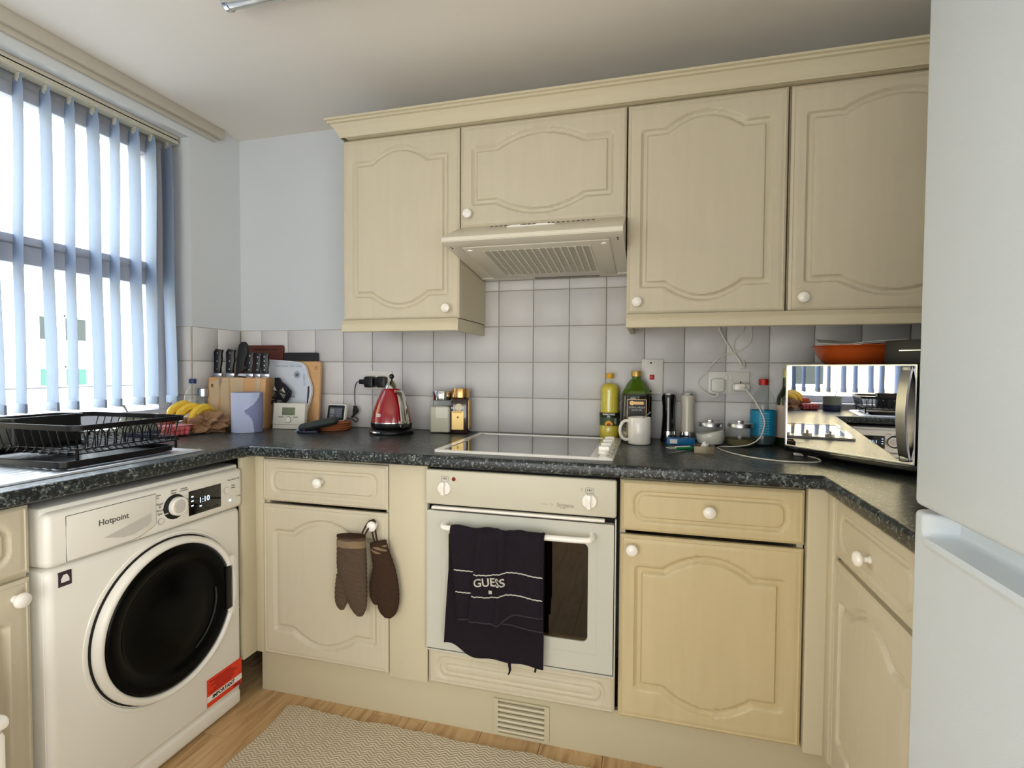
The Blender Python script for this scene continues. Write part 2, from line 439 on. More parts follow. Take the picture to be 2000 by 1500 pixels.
obj('sash', bm, M_upvc, win, world=True)
bm = B(); box(bm, -.150, -.146, -1.68, -.39, 1.62, 2.09); obj('pane', bm, M_clear, win, world=True, smooth=None)
bm = B(); box(bm, -.150, -.146, -1.73, -.34, .99, 1.54); obj('pane', bm, M_clear, win, world=True, smooth=None)
bm = B(); box(bm, -.12, .0, -1.784, -.286, .934, .950, bev=.004); obj('window_sill', bm, mat('sill_white', (222, 222, 220), .35), win, world=True)

# ---- vertical blind
M_vane = bpy.data.materials.new('vane_fabric'); M_vane.use_nodes = True
_n = M_vane.node_tree.nodes; _l = M_vane.node_tree.links; _b = _n['Principled BSDF']
_b.inputs['Base Color'].default_value = srgb((150, 166, 190)); _b.inputs['Roughness'].default_value = .9
_t = _n.new('ShaderNodeBsdfTranslucent'); _t.inputs[0].default_value = srgb((138, 158, 190)); _m = _n.new('ShaderNodeMixShader'); _m.inputs[0].default_value = .17
_v = _n.new('ShaderNodeTexVoronoi'); _v.inputs['Scale'].default_value = 90; _tc = _n.new('ShaderNodeTexCoord'); _mp = _n.new('ShaderNodeMapping'); _mp.inputs['Scale'].default_value = (1, 1, .35)
_l.new(_tc.outputs['Object'], _mp.inputs[0]); _l.new(_mp.outputs[0], _v.inputs[0]); _bu = _n.new('ShaderNodeBump'); _bu.inputs['Strength'].default_value = .35
_bu.inputs['Distance'].default_value = .002; _l.new(_v.outputs['Distance'], _bu.inputs['Height']); _l.new(_bu.outputs[0], _b.inputs['Normal'])
_l.new(_b.outputs[0], _m.inputs[1]); _l.new(_t.outputs[0], _m.inputs[2]); _l.new(_m.outputs[0], _n['Material Output'].inputs[0])
blind = thing('vertical_blind', 'pale blue vertical fabric blind hanging across the window, slats turned open', 'blind', (-.066, -1.035, 2.19))
bm = B()
for k in range(4): box(bm, -.088+.012*k, -.078+.012*k, -1.77, -.300, 2.153+.0*k, 2.176, bev=.003)
box(bm, -.090, -.042, -1.77, -.300, 2.166, 2.188, bev=.003); obj('head_rail', bm, M_white, blind, world=True)
def vane_bm():
    bm = B(); W = .089; z0, z1 = -1.125, -.012
    def fn(u, v):
        z = z1 + (z0-z1)*v; t = (u-.5)
        ww = W*(1 if v > .03 else .8 + .2*v/.03)
        return (t*ww, .006*(1-4*t*t)*(.3+.7*v)+.002*math.sin(v*9), z)
    grid_surface(bm, fn, 7, 24); solid(bm, .0006)
    return bm
v0 = obj('vane', vane_bm(), M_vane, blind); 
hb = B(); tube(hb, [(0, 0, -.03), (0, 0, .012)], .003, 6); box(hb, -.014, .014, -.002, .002, -.024, -.004); h0 = obj('hanger', hb, M_white, v0)
wb = B(); box(wb, -.042, .042, -.0035, .0045, -1.127, -1.095, bev=.001); wt0 = obj('weight', wb, M_vane, v0)
ys = [-.337, -.411, -.484, -.560, -.643, -.722, -.800, -.879] + [-.879-.078*k for k in range(1, 12)]
for i, y in enumerate(ys):
    o = v0 if i == 0 else v0.copy()
    if i:
        COL.objects.link(o)
        for ch in (h0, wt0):
            c = ch.copy(); COL.objects.link(c); c.parent = o
    o.location = (-.002, y+1.035, -.035); o.rotation_euler = (R((.4, -.3, .2, -.5)[i % 4]), 0, R((-12, -15, -12, -16, -11, -15, -12, -14)[i % 8] - (0 if i else 2)))
bm = B()
for i in range(len(ys)-1):
    for sx_ in (-.040, .036):
        a = Vector((-.068+sx_*.97, ys[i]-sx_*.25, 1.040)); b2 = Vector((-.068+sx_*.97, ys[i+1]-sx_*.25, 1.040))
        tube(bm, spline([a, (a+b2)/2-Vector((0, 0, .012)), b2], 3), .0008, 4)
obj('bottom_chain', bm, M_white, blind, world=True, kind='stuff')

# ================================================================ OUTSIDE
M_render = mat('white_render', (236, 238, 240), .9); M_pave = mat('paving', (170, 168, 162), .9, noise=.15, nscale=4)
bm = B(); box(bm, -60, -.32, -40, 60, -1.2, -.75); struct('ground', bm, M_pave, 'paved street outside')
fac = thing('building', 'white rendered building across the street beyond the window', 'building', (-30, 16, -.75))
bm = B(); box(bm, -34, -28, 4, 60, -.75, 13); obj('wall', bm, M_render, fac, world=True, smooth=None)
bm = B(); box(bm, -28, -27.9, 4, 60, .02, .09); obj('ledge', bm, mat('ledge_grey', (60, 60, 62), .8), fac, world=True, smooth=None)
M_gw = mat('dark_window_glass', (50, 54, 51), .5, spec=.1); M_gg = mat('green_window_glass', (58, 90, 80), .5, spec=.1)
for r, (z0, z1, mt) in enumerate(((2.55, 3.7, M_gw), (.17, 1.02, M_gg))):
    for yy in (12.5, 16.9, 18.1, 23.5, 24.7, 30):
        b_ = B(); box(b_, -28.02, -27.95, yy-.08, yy+1.08, z0-.08, z1+.08); box(b_, -27.95, -27.85, yy-.15, yy+1.15, z1+.08, z1+.16)
        wf = obj('window_surround', b_, M_render, fac, world=True, smooth=None)
        b_ = B(); box(b_, -27.95, -27.93, yy, yy+(.55 if yy == 16.9 else 1.0), z0, z1); obj('pane', b_, mt, wf, world=True, smooth=None)
fac2 = thing('building', 'cream building with tall windows further down the street, seen in the microwave door', 'building', (-16, -10, -.75))
M_cream = mat('cream_render', (226, 205, 150), .9)
bm = B(); box(bm, -22, -16, -24, 1.0, -.75, 9); obj('wall', bm, M_cream, fac2, world=True, smooth=None)
for i in range(8):
    b_ = B(); box(b_, -16.0, -15.94, -23+i*3, -21.9+i*3, .6, 2.6); wf = obj('window_surround', b_, M_render, fac2, world=True, smooth=None)
    b_ = B(); box(b_, -15.94, -15.92, -22.9+i*3, -22.0+i*3, .7, 2.5); obj('pane', b_, M_gw, wf, world=True, smooth=None)
lamp = thing('street_lamp', 'thin street lamp on a post outside, left edge of the window', 'street lamp', (-20, 9.72, -.75))
bm = B(); lathe(bm, [(.07, 0), (.05, .3), (.03, 3.4), (0, 3.42)], seg=10); obj('post', bm, mat('lamp_iron', (46, 34, 34), .6), lamp)
bm = B(); lathe(bm, [(.03, 3.4), (.16, 3.5), (.22, 3.75), (.1, 3.95), (.03, 4.1), (0, 4.2)], seg=8); obj('lantern', bm, mat('lamp_iron2', (66, 44, 44), .5), lamp)
def car(loc, rz, m, label):
    t = thing('car', label, 'car', loc, rz, None)
    b_ = B()
    prof = [(-2.0, .28), (-2.05, .62), (-1.9, .84), (-1.35, .92), (-.7, 1.38), (.9, 1.40), (1.55, .98), (2.0, .86), (2.05, .5), (1.95, .28)]
    prism(b_, prof, -.82, .82, 'XZ', bev=.06); obj('body', b_, m, t)
    b_ = B(); prism(b_, [(-1.2, .95), (-.66, 1.33), (.86, 1.34), (1.4, .98)], -.835, .835, 'XZ'); obj('side_window', b_, M_gw, t)
    for xx in (-1.3, 1.25):
        for yy in (-.8, .8):
            b_ = B(); lathe(b_, [(0, -.1), (.30, -.1), (.32, -.06), (.32, .06), (.30, .1), (0, .1)], axis='Y', c=(xx, yy, .32), seg=18); obj('wheel', b_, M_rubber, t)
    return t
car((-5.3, 1.0, -.75), R(78), mat('car_grey', (30, 33, 38), .3), 'dark grey car parked close outside the window')
car((-7.0, -3.4, -.75), R(90), mat('car_silver', (150, 152, 156), .3, coat=1), 'silver car parked further along, seen only in the microwave door')
bm = B(); box(bm, -13, -12.8, 2, 30, -.75, -.1); single('garden_wall', bm, mat('wall_pale', (214, 208, 190), .9), 'low pale wall along the far side of the street', 'wall')

# ================================================================ CABINETS
def seg_dist(px, pz, poly):
    P = np.stack([px.ravel(), pz.ravel()], 1); d = np.full(len(P), 1e9)
    for (a, b_) in zip(poly, poly[1:]+poly[:1]):
        a = np.array(a); b_ = np.array(b_); ab = b_-a; L = (ab@ab)+1e-12
        t = np.clip(((P-a)@ab)/L, 0, 1); q = a+t[:, None]*ab
        d = np.minimum(d, np.hypot(P[:, 0]-q[:, 0], P[:, 1]-q[:, 1]))
    return d.reshape(px.shape)
def arch_outline(w, h, mx, mz, arch, step, n=22):
    top = [(mx, h-mz)]
    for k in range(n+1):
        t = k/n; x = mx+step+(w-2*mx-2*step)*t
        g = max(0, math.sin(math.pi*t))**.85
        e = .16*(math.exp(-((t-.0)/.04)**2)+math.exp(-((t-1)/.04)**2))*0
        top.append((x, h-mz+arch*(g-e)))
    top.append((w-mx, h-mz)); bot = [(x, h-z) for x, z in top][::-1]
    return top+bot
def oct_outline(w, h, mx, mz, c):
    pts = []
    for (x, z, q) in ((mx, h-mz, 0), (w-mx, h-mz, 1), (w-mx, mz, 2), (mx, mz, 3)):
        for k in range(5):
            a = R(180-90*q-90*k/4); cx = x+(c if q in (0, 3) else -c); cz = z+(-c if q < 2 else c)
            pts.append((cx+c*math.cos(a), cz+c*math.sin(a)))
    return pts
def axis_lines(L, s):
    e = [0, .0015, .003, .0045, .006, .008, .010, .0125]
    n = int((L-.035)/s); mid = list(np.linspace(.0175, L-.0175, n)); return np.array(e+mid+[L-x for x in e[::-1]])
def panel_bm(w, h, outline, gw=.0125, gd=.0098, s=.0048, t=.019, extra=None, inner=None):
    xs = axis_lines(w, s); zs = axis_lines(h, s); X, Z = np.meshgrid(xs, zs)
    d = seg_dist(X, Z, outline); q_ = np.clip((gw-d)/(gw*.62), 0, 1); D = gd*q_*q_*(3-2*q_)
    if inner is not None:
        d = seg_dist(X, Z, inner); D = D+np.where(d < .006, .0025*(.5+.5*np.cos(np.pi*d/.006)), 0)
    e = np.minimum(np.minimum(X, w-X), np.minimum(Z, h-Z))
    D = D+.0055*np.clip(1-e/.0085, 0, 1)**1.5 + np.where(np.abs(e-.0115) < .0022, .0018, 0)
    bm = B(); V = [[bm.verts.new((X[j, i], D[j, i], Z[j, i])) for i in range(len(xs))] for j in range(len(zs))]
    for j in range(len(zs)-1):
        for i in range(len(xs)-1): bm.faces.new((V[j][i], V[j][i+1], V[j+1][i+1], V[j+1][i]))
    nx, nz = len(xs), len(zs)
    loop = [V[0][i] for i in range(nx)]+[V[j][-1] for j in range(1, nz)]+[V[-1][i] for i in range(nx-2, -1, -1)]+[V[j][0] for j in range(nz-2, 0, -1)]
    back = [bm.verts.new((v.co.x, t, v.co.z)) for v in loop]
    n = len(loop)
    for k in range(n): bm.faces.new((loop[(k+1) % n], loop[k], back[k], back[(k+1) % n]))
    bm.faces.new(back[::-1])
    bmesh.ops.recalc_face_normals(bm, faces=bm.faces[:])
    return bm
def knob_bm(p, M):
    bm = B()
    lathe(bm, [(.0085, 0), (.0085, .003), (.0062, .006), (.0062, .013), (.011, .017), (.0163, .021), (.0172, .0255), (.0155, .030), (.010, .0335), (.004, .035), (0, .0352)], c=p, axis='-Y', seg=28, M=M)
    return bm
def MB_(x, y, z): return Matrix.Translation((x, y, z))                       # faces -Y
def MR_(x, y, z): return Matrix.Translation((x, y, z)) @ Matrix.Rotation(R(-90), 4, 'Z')   # faces -X : local x -> -Y
def ML_(x, y, z): return Matrix.Translation((x, y, z)) @ Matrix.Rotation(R(90), 4, 'Z')    # faces +X : local x -> +Y
def front(parent, name, w, h, M, kind, knob=None, m=None, arch=.047, mz=.097, mx=.055, step=.07):
    if kind == 'arch': ol = arch_outline(w, h, mx, mz, arch, step); bm = panel_bm(w, h, ol)
    elif kind == 'oct': ol = oct_outline(w, h, mx, mz, .026); bm = panel_bm(w, h, ol, gw=.0085, gd=.005, s=.0036)
    bm.transform(M); o = obj(name, bm, m or M_door, parent, world=True, smooth=35)
    if knob: obj('knob', knob_bm((knob[0], .0005, knob[1]), M), M_knob, o, world=True)
    return o
def carcass(parent, x0, x1, y0, y1, z0, z1, name='carcass'):
    b_ = B(); t = .016
    box(b_, x0, x0+t, y0, y1, z0, z1); box(b_, x1-t, x1, y0, y1, z0, z1); box(b_, x0+t, x1-t, y0, y1, z0, z0+t); box(b_, x0+t, x1-t, y0, y1, z1-t, z1)
    box(b_, x0+t, x1-t, y1-.006, y1, z0+t, z1-t)
    return obj(name, b_, M_carc, parent, world=True, smooth=None)

# ---- wall cabinets (front face Y -.322)
UF = -.322
ca = thing('wall_cabinet', 'cream wall cabinet with one arched panel door, leftmost, left of the cooker hood', 'cabinet', (1.03, 0, 1.372))
carcass(ca, .785, 1.272, -.300, -.008, 1.374, 2.073); front(ca, 'door', .486, .698, MB_(.7855, UF, 1.373), 'arch', (.442, .035))
cb = thing('wall_cabinet', 'short cream wall cabinet directly above the cooker hood', 'cabinet', (1.575, 0, 1.70))
carcass(cb, 1.275, 1.873, -.300, -.008, 1.706, 2.073); front(cb, 'door', .596, .370, MB_(1.276, UF, 1.702), 'arch', (.035, .045), mz=.090, arch=.045, step=.085, mx=.055)
cc = thing('wall_cabinet', 'cream wall cabinet with arched door right of the cooker hood', 'cabinet', (2.12, 0, 1.372))
carcass(cc, 1.878, 2.370, -.300, -.008, 1.374, 2.073); front(cc, 'door', .489, .698, MB_(1.878, UF, 1.373), 'arch', (.035, .038))
ce = thing('wall_cabinet', 'cream wall cabinet partly hidden behind the fridge', 'cabinet', (2.68, 0, 1.372))
carcass(ce, 2.375, 2.965, -.300, -.008, 1.374, 2.073); front(ce, 'door', .586, .698, MB_(2.376, UF, 1.373), 'arch', (.038, .038), step=.09)
# cornice
prof = [(-.015, 2.074), (-.342, 2.074), (-.342, 2.079), (-.346, 2.084), (-.350, 2.094), (-.361, 2.110), (-.368, 2.118), (-.376, 2.120), (-.376, 2.127), (-.384, 2.129), (-.384, 2.136), (-.32, 2.136), (-.32, 2.080), (-.015, 2.080)]
bm = B(); fr = prof[1:12]
ring1 = []; 
def cor_pts(x, off): return [(x, y, z) for y, z in fr]
# front run with a mitred return on the left side
def ofs(y): return -(y+.342)   # projection beyond the door face
path = []
for (x, kind) in ((2.99, 'end'), (.785, 'mitre'), (.785, 'back')):
    row = []
    for (y, z) in fr:
        if kind == 'end': row.append(bm.verts.new((x, y, z)))
        elif kind == 'mitre': row.append(bm.verts.new((x-ofs(y), y, z)))
        else: row.append(bm.verts.new((x-ofs(y), -.004, z)))
    path.append(row)
for A, Bq in zip(path, path[1:]):
    for k in range(len(fr)-1): bm.faces.new((A[k], Bq[k], Bq[k+1], A[k+1]))
vb = [bm.verts.new(p) for p in ((2.99, -.32, 2.074), (.807, -.32, 2.074), (.807, -.004, 2.074))]
bmesh.ops.recalc_face_normals(bm, faces=bm.faces[:])
# dust board closing the top of the moulding
box(bm, .806, 2.99, -.335, -.004, 2.0745, 2.0795)
single('cornice', bm, M_trimw, 'cream cornice moulding running along the top of the wall cabinets', 'moulding', smooth=25)
# pelmets
def pelmet(x0, x1, ret, label):
    b_ = B(); p2 = [(-.338, 1.371), (-.330, 1.357), (-.334, 1.350), (-.334, 1.328), (-.330, 1.325), (-.318, 1.325), (-.318, 1.371)]
    prism(b_, p2, x0, x1, 'YZ')
    if ret is not None: box(b_, ret-.009, ret+.009, -.318, -.010, 1.325, 1.371, bev=.002)
    return single('pelmet', b_, M_trimw, label, 'moulding', smooth=25)
pelmet(.785, 1.272, 1.262, 'cream pelmet strip under the leftmost wall cabinet')
pelmet(1.878, 2.965, 1.889, 'long cream pelmet strip under the right-hand wall cabinets')
bm = B(); box(bm, .800, .93, -.300, -.165, 1.352, 1.3725, bev=.002); single('underside_panel', bm, M_brown, 'brown panel as the visible underside of the leftmost wall cabinet', 'block')  # brown panel added as the lower lip of the cabinet underside

# ---- base cabinets, front face Y -.59
BF = -.592
def base(label, x0, x1, doorw, drawer=True, knob_l=True):
    t = thing('base_cabinet', label, 'cabinet', ((x0+x1)/2, BF, 0))
    carcass(t, x0+.001, x1-.001, -.571, -.02, .152, .868)
    return t
c1 = base('cream base cabinet with oven gloves hung from its door knob', .628, 1.126, .5)
front(c1, 'drawer', .494, .148, MB_(.630, BF, .713), 'oct', (.242, .080), mx=.045, mz=.036)
front(c1, 'door', .494, .541, MB_(.630, BF+.0, .160), 'arch', (.449, .503), mz=.10)
c2 = base('cream base cabinet with scuffed yellowed door, right of the oven', 1.877, 2.369, .49)
M_doory = mat('yellowed_door_foil', (202, 186, 146), .42, noise=.09, nscale=7, stretch=(5, 5, .6), bump=.10, bscale=60)
front(c2, 'drawer', .486, .148, MB_(1.880, BF, .715), 'oct', (.243, .075), mx=.045, mz=.036, m=M_doory)
front(c2, 'door', .486, .545, MB_(1.880, BF, .157), 'arch', (.035, .508), mz=.10, m=M_doory)
c3 = thing('base_cabinet', 'cream base cabinet in the right-hand run, half hidden by the fridge', 'cabinet', (2.45, -.86, 0))
carcass(c3, 2.441, 2.96, -1.095, -.64, .152, .868)
front(c3, 'drawer', .448, .150, MR_(2.422, -.640, .713), 'oct', (.222, .066), mx=.045, mz=.036)
front(c3, 'door', .448, .541, MR_(2.422, -.640, .160), 'arch', None, mz=.10, step=.06)
c4 = thing('base_cabinet', 'cream sink base cabinet left of the washing machine', 'cabinet', (.30, -1.5, 0))
carcass(c4, .03, .559, -1.762, -1.268, .152, .868)
front(c4, 'drawer', .494, .158, ML_(.578, -1.764, .708), 'oct', (.247, .08), mx=.045, mz=.036)
front(c4, 'door', .494, .541, ML_(.578, -1.764, .156), 'arch', (.462, .503), mz=.10)
c5 = thing('base_cabinet', 'cream sink base cabinet furthest left, outside the frame', 'cabinet', (.30, -2.02, 0))
carcass(c5, .03, .559, -2.27, -1.769, .152, .868)
front(c5, 'door', .494, .71, ML_(.578, -2.266, .156), 'arch', (.05, .66), mz=.10)
# filler panels and corner posts
bm = B(); box(bm, 1.128, 1.266, -.588, -.57, .152, .870, bev=.001); single('filler_panel', bm, M_carc, 'plain cream filler panel between the glove cabinet and the oven', 'panel')
bm = B(); box(bm, .588, .626, -.578, -.56, .152, .870, bev=.001); box(bm, .57, .588, -.640, -.56, .152, .870, bev=.002); single('corner_post', bm, M_carc, 'plain cream corner post beside the washing machine', 'panel')
bm = B(); prism(bm, rrect(2.371, 2.438, -.60, -.566, .004)[::1], .152, .870, 'XY'); box(bm, 2.418, 2.438, -.637, -.59, .152, .870, bev=.006)
single('corner_post', bm, M_carc, 'cream corner post where the right-hand run begins', 'panel')
# plinth
M_plinth = mat('plinth_cream', (196, 187, 158), .55)
bm = B(); box(bm, .592, 1.495, -.556, -.540, .0, .150); box(bm, 1.662, 2.47, -.556, -.540, .0, .150); box(bm, 1.495, 1.662, -.556, -.540, 0, .012); box(bm, 1.495, 1.662, -.556, -.540, .12, .150)
single('plinth', bm, M_plinth, 'cream kickboard under the back row of cabinets', 'plinth')
bm = B(); box(bm, 2.455, 2.47, -1.09, -.556, 0, .150); single('plinth', bm, M_plinth, 'cream kickboard under the right-hand cabinet', 'plinth')
bm = B(); box(bm, .52, .535, -2.3, -1.27, 0, .150); single('plinth', bm, M_plinth, 'cream kickboard under the sink cabinets', 'plinth')
vt = thing('air_vent', 'cream louvred vent set into the kickboard below the oven', 'vent', (1.578, -.556, .01))
bm = B()
o_ = rrect(1.484, 1.668, .008, .124, .004, 2); i_ = rrect(1.500, 1.652, .014, .118, .003, 2); ring_prism(bm, o_, i_, -.5615, -.5565); obj('frame', bm, M_plinth, vt, world=True)
for k in range(6):
    b_ = B(); z = .022+.0165*k
    prism(b_, [(-.556, z-.006), (-.5625, z-.004), (-.565, z), (-.5625, z+.004), (-.556, z+.005), (-.552, z+.0)], 1.500, 1.652, 'YZ'); obj('louvre', b_, M_carc, vt, world=True)
bm = B(); box(bm, 1.497, 1.655, -.5505, -.5495, .012, .12); obj('backing', bm, M_plinth, vt, world=True, smooth=None)

# ---- worktop (U shape)
def top_bm():
    bm = B(); xs = [.003, .12, .48, .60, 2.395, 2.997]; ys = [-2.3, -1.93, -1.56, -1.12, -.621, -.003]
    vv = {}
    def V(i, j):
        if (i, j) not in vv: vv[(i, j)] = bm.verts.new((xs[i], ys[j], .910))
        return vv[(i, j)]
    for i in range(5):
        for j in range(5):
            inside = j == 4 or (i < 3) or (i == 4 and j == 3)
            if i == 1 and j == 1: inside = False
            if inside: bm.faces.new((V(i, j), V(i+1, j), V(i+1, j+1), V(i, j+1)))
    r = bmesh.ops.extrude_face_region(bm, geom=bm.faces[:])
    bmesh.ops.translate(bm, vec=(0, 0, -.038), verts=[g for g in r['geom'] if isinstance(g, bmesh.types.BMVert)])
    bmesh.ops.recalc_face_normals(bm, faces=bm.faces[:])
    bmesh.ops.dissolve_limit(bm, angle_limit=R(1), verts=bm.verts[:], edges=bm.edges[:])
    es = []
    for e in bm.edges:
        a, b_ = e.verts[0].co, e.verts[1].co
        if abs(a.z-b_.z) > 1e-4: continue
        fr_ = (abs(a.x-.60) < 1e-4 and abs(b_.x-.60) < 1e-4) or (abs(a.y+.621) < 1e-4 and abs(b_.y+.621) < 1e-4) or (abs(a.x-2.395) < 1e-4 and abs(b_.x-2.395) < 1e-4)
        if fr_ and len(e.link_faces) == 2 and e.calc_face_angle(0) > .5: es.append(e)
    bmesh.ops.bevel(bm, geom=es, offset=.011, segments=5, profile=.5, affect='EDGES')
    return bm
wt = single('worktop', top_bm(), M_top, 'continuous dark slate-flecked worktop wrapping round three sides of the kitchen', 'worktop', smooth=35)

# ================================================================ APPLIANCES
M_ink = mat('grey_print', (96, 92, 90), .6); M_red = mat('red_plastic', (190, 24, 20), .4)
M_lit = mat('lit_digits', (205, 235, 255), .5, emit=1.6)
# ---- washing machine (faces +X, front plane X=.597)
wm = thing('washing_machine', 'white front-loading washing machine with black round door under the left worktop', 'washing machine', (.30, -.948, 0))
wy0, wy1 = -1.250, -.646
bm = B(); box(bm, .03, .578, wy0, wy1, .012, .70, bev=.012); box(bm, .03, .590, wy0+.004, wy1-.004, .066, .70, bev=.018, seg=3); obj('body', bm, M_washer, wm, world=True)
bm = B(); box(bm, .03, .597, wy0, wy1, .704, .838, bev=.016, seg=3); box(bm, .03, .575, wy0, wy1, .82, .850, bev=.008); obj('control_panel', bm, M_washer, wm, world=True)
bm = B(); box(bm, .45, .586, wy0+.004, wy1-.004, .008, .061, bev=.012, seg=3); obj('kick_panel', bm, M_washer, wm, world=True)
for yy in (wy0+.05, wy1-.05):
    bm = B(); lathe(bm, [(.0, 0), (.02, 0), (.02, .014), (0, .014)], c=(.52, yy, 0), seg=14); obj('foot', bm, M_black, wm, world=True)
    bm = B(); lathe(bm, [(.0, 0), (.02, 0), (.02, .014), (0, .014)], c=(.08, yy, 0), seg=14); obj('foot', bm, M_black, wm, world=True)
DC = (.590, -.925, .447)
bm = B(); lathe(bm, [(.247, 0), (.2455, .0025), (.238, .003), (.233, -.004)], c=DC, axis='X', seg=64); obj('front_recess', bm, M_washer, wm, world=True)
bm = B(); lathe(bm, [(.2335, 0), (.233, .0042), (.228, .0042), (.228, 0)], c=DC, axis='X', seg=64); obj('door_gap_seal', bm, M_dark, wm, world=True)  # dark ring drawn for the shade in the gap around the door
bm = B(); lathe(bm, [(.2290, 0), (.2285, .020), (.225, .027), (.219, .0295), (.213, .0285), (.209, .023), (.208, .012)], c=DC, axis='X', seg=72)
dr = obj('door', bm, M_washer, wm, world=True, smooth=50)
M_glassd = mat('smoked_door_glass', (4, 5, 5), .22, spec=.12)
bm = B(); lathe(bm, [(.2085, .014), (.206, .022), (.196, .0255), (.168, .024), (.160, .016), (.150, .012), (.1, .024), (.05, .029), (0, .030)], c=DC, axis='X', seg=72); obj('door_glass', bm, M_glassd, dr, world=True, smooth=60)
bm = B()
pts = [(DC[0]+.0175, DC[1]+.150*math.cos(R(a)), DC[2]+.150*math.sin(R(a))) for a in range(-62, 14, 4)]
tube(bm, pts, .0022, 6); obj('rim_line', bm, mat('smoked_rim', (52, 54, 54), .4), dr, world=True)
# door grip on the right-hand side: white tabs and black recess
bm = B(); prism(bm, [(-.735, .535), (-.728, .556), (-.712, .556), (-.700, .54), (-.697, .457), (-.700, .375), (-.712, .357), (-.728, .357), (-.735, .378), (-.7375, .40), (-.7375, .515)], DC[0]+.010, DC[0]+.0285, 'YZ', bev=.003); obj('grip', bm, M_washer, dr, world=True)
bm = B(); box(bm, DC[0]+.0275, DC[0]+.0292, -.746, -.722, .385, .527, bev=.003); obj('grip_recess', bm, M_black, dr, world=True)
# detergent drawer
dz0, dz1 = .712, .822
ol = [(-1.207, dz0), (-1.207, dz1), (-.973, dz1), (-.973, .738), (-.985, .729), (-1.02, .716), (-1.05, .712)]
bm = B(); prism(bm, ol, .585, .5992, 'YZ', bev=.001); dd = obj('detergent_drawer', bm, M_washer, wm, world=True)
def outline_tube(poly, x, r):
    b_ = B(); tube(b_, [(x, a, b2) for a, b2 in poly], r, 5, closed=True); return b_
obj('drawer_gap', outline_tube(ol, .5975, .0014), M_ink, wm, world=True)
bm = B(); prism(bm, [(-1.12, .742), (-.988, .772), (-.988, .748), (-1.0, .738), (-1.04, .727), (-1.07, .728)], .5992, .5998, 'YZ'); obj('grip', bm, mat('drawer_grip', (200, 197, 190), .45), dd, world=True)
text('lettering', 'Hotpoint', .0215, M_ink, wm, FM_X(.5994, -1.093, .783), bold=.0002)
bm = B(); box(bm, .585, .5985, -.864, -.742, .727, .803, bev=.001); ds = obj('display', bm, M_blackg, wm, world=True)
text('lettering', '1:10', .024, M_lit, wm, FM_X(.5986, -.808, .767))
for k, (yy, zz) in enumerate(((-.852, .785), (-.852, .771), (-.852, .757), (-.822, .749))):
    b_ = B(); box(b_, .5985, .5989, yy-.004, yy+.004, zz-.002, zz+.002); obj('lit_symbol', b_, M_lit, ds, world=True, smooth=None)
b_ = B()
for k in range(3):
    for q in range(3): box(b_, .5985, .5988, -.835+.032*k, -.818+.032*k, .735+.0*q, .7365, mi=0)
for q in range(4): box(b_, .5985, .5988, -.765, -.750, .75+.012*q, .7515+.012*q)
obj('legend', b_, mat('dim_legend', (70, 74, 78), .5), ds, world=True, smooth=None, kind='stuff')
bm = B(); lathe(bm, [(.0, -.002), (.037, -.002), (.037, .0012), (0, .0012)], c=(.597, -.912, .770), axis='X', seg=40); obj('dial_ring', bm, M_black, wm, world=True)
bm = B(); lathe(bm, [(.028, 0), (.0275, .012), (.025, .0145), (.020, .0145), (.0185, .0125), (0, .0125)], c=(.598, -.905, .770), axis='X', seg=40); obj('dial', bm, M_washer, wm, world=True, smooth=40)
bm = B(); lathe(bm, [(.0185, .0128), (.0175, .0150), (0, .0152)], c=(.598, -.905, .770), axis='X', seg=32); obj('dial_cap', bm, mat('dial_cap', (205, 200, 194), .4), wm, world=True)
bm = B(); box(bm, .5984, .5992, -.947, -.935, .7545, .7575); obj('dial_mark', bm, M_white, wm, world=True, smooth=None)
bm = B(); lathe(bm, [(.0105, 0), (.0105, .0018), (.009, .0022), (.009, .0008), (0, .0008)], c=(.5968, -.718, .774), axis='X', seg=24); obj('button', bm, M_washer, wm, world=True)
bm = B(); lathe(bm, [(.0112, 0), (.0112, .0012), (.0104, .0012)], c=(.5968, -.718, .774), axis='X', seg=24); obj('button_ring', bm, M_ink, wm, world=True)
bm = B(); lathe(bm, [(.0095, 0), (.0095, .001), (.0088, .001)], c=(.5972, -.957, .738), axis='X', seg=24); obj('button_ring', bm, M_ink, wm, world=True)
for (s, y, z, sz) in (('Cotton\nEco', -.968, .812, .0075), ('Mixed\nWash', -.915, .815, .0075), ('Delicates\n& Synthetics', -.88, .815, .006), ('Rapid\n30\nWool\nSpin', -.960, .775, .0095),
                      ('Rinse\nDrain\nBaby\nSport', -.871, .770, .008), ('Time\nDelay', -.69, .782, .0075), ('Ultra Efficient  8 kg', -.688, .806, .0065), ('30', -.704, .737, .010), ('C  8 kg', -.668, .745, .006)):
    text('lettering', s, sz, M_ink if s != '30' else M_lit, wm, FM_X(.5974, y, z), depth=.0003)
bm = B(); box(bm, .586, .5912, -1.222, -1.192, .652, .688, bev=.0008); bd = obj('badge', bm, mat('badge_dark', (60, 44, 52), .4), wm, world=True)
bm = B(); prism(bm, [(-1.216, .662), (-1.216, .670), (-1.211, .680), (-1.203, .680), (-1.198, .670), (-1.198, .662)], .5912, .5917, 'YZ'); obj('symbol', bm, M_paper, bd, world=True)
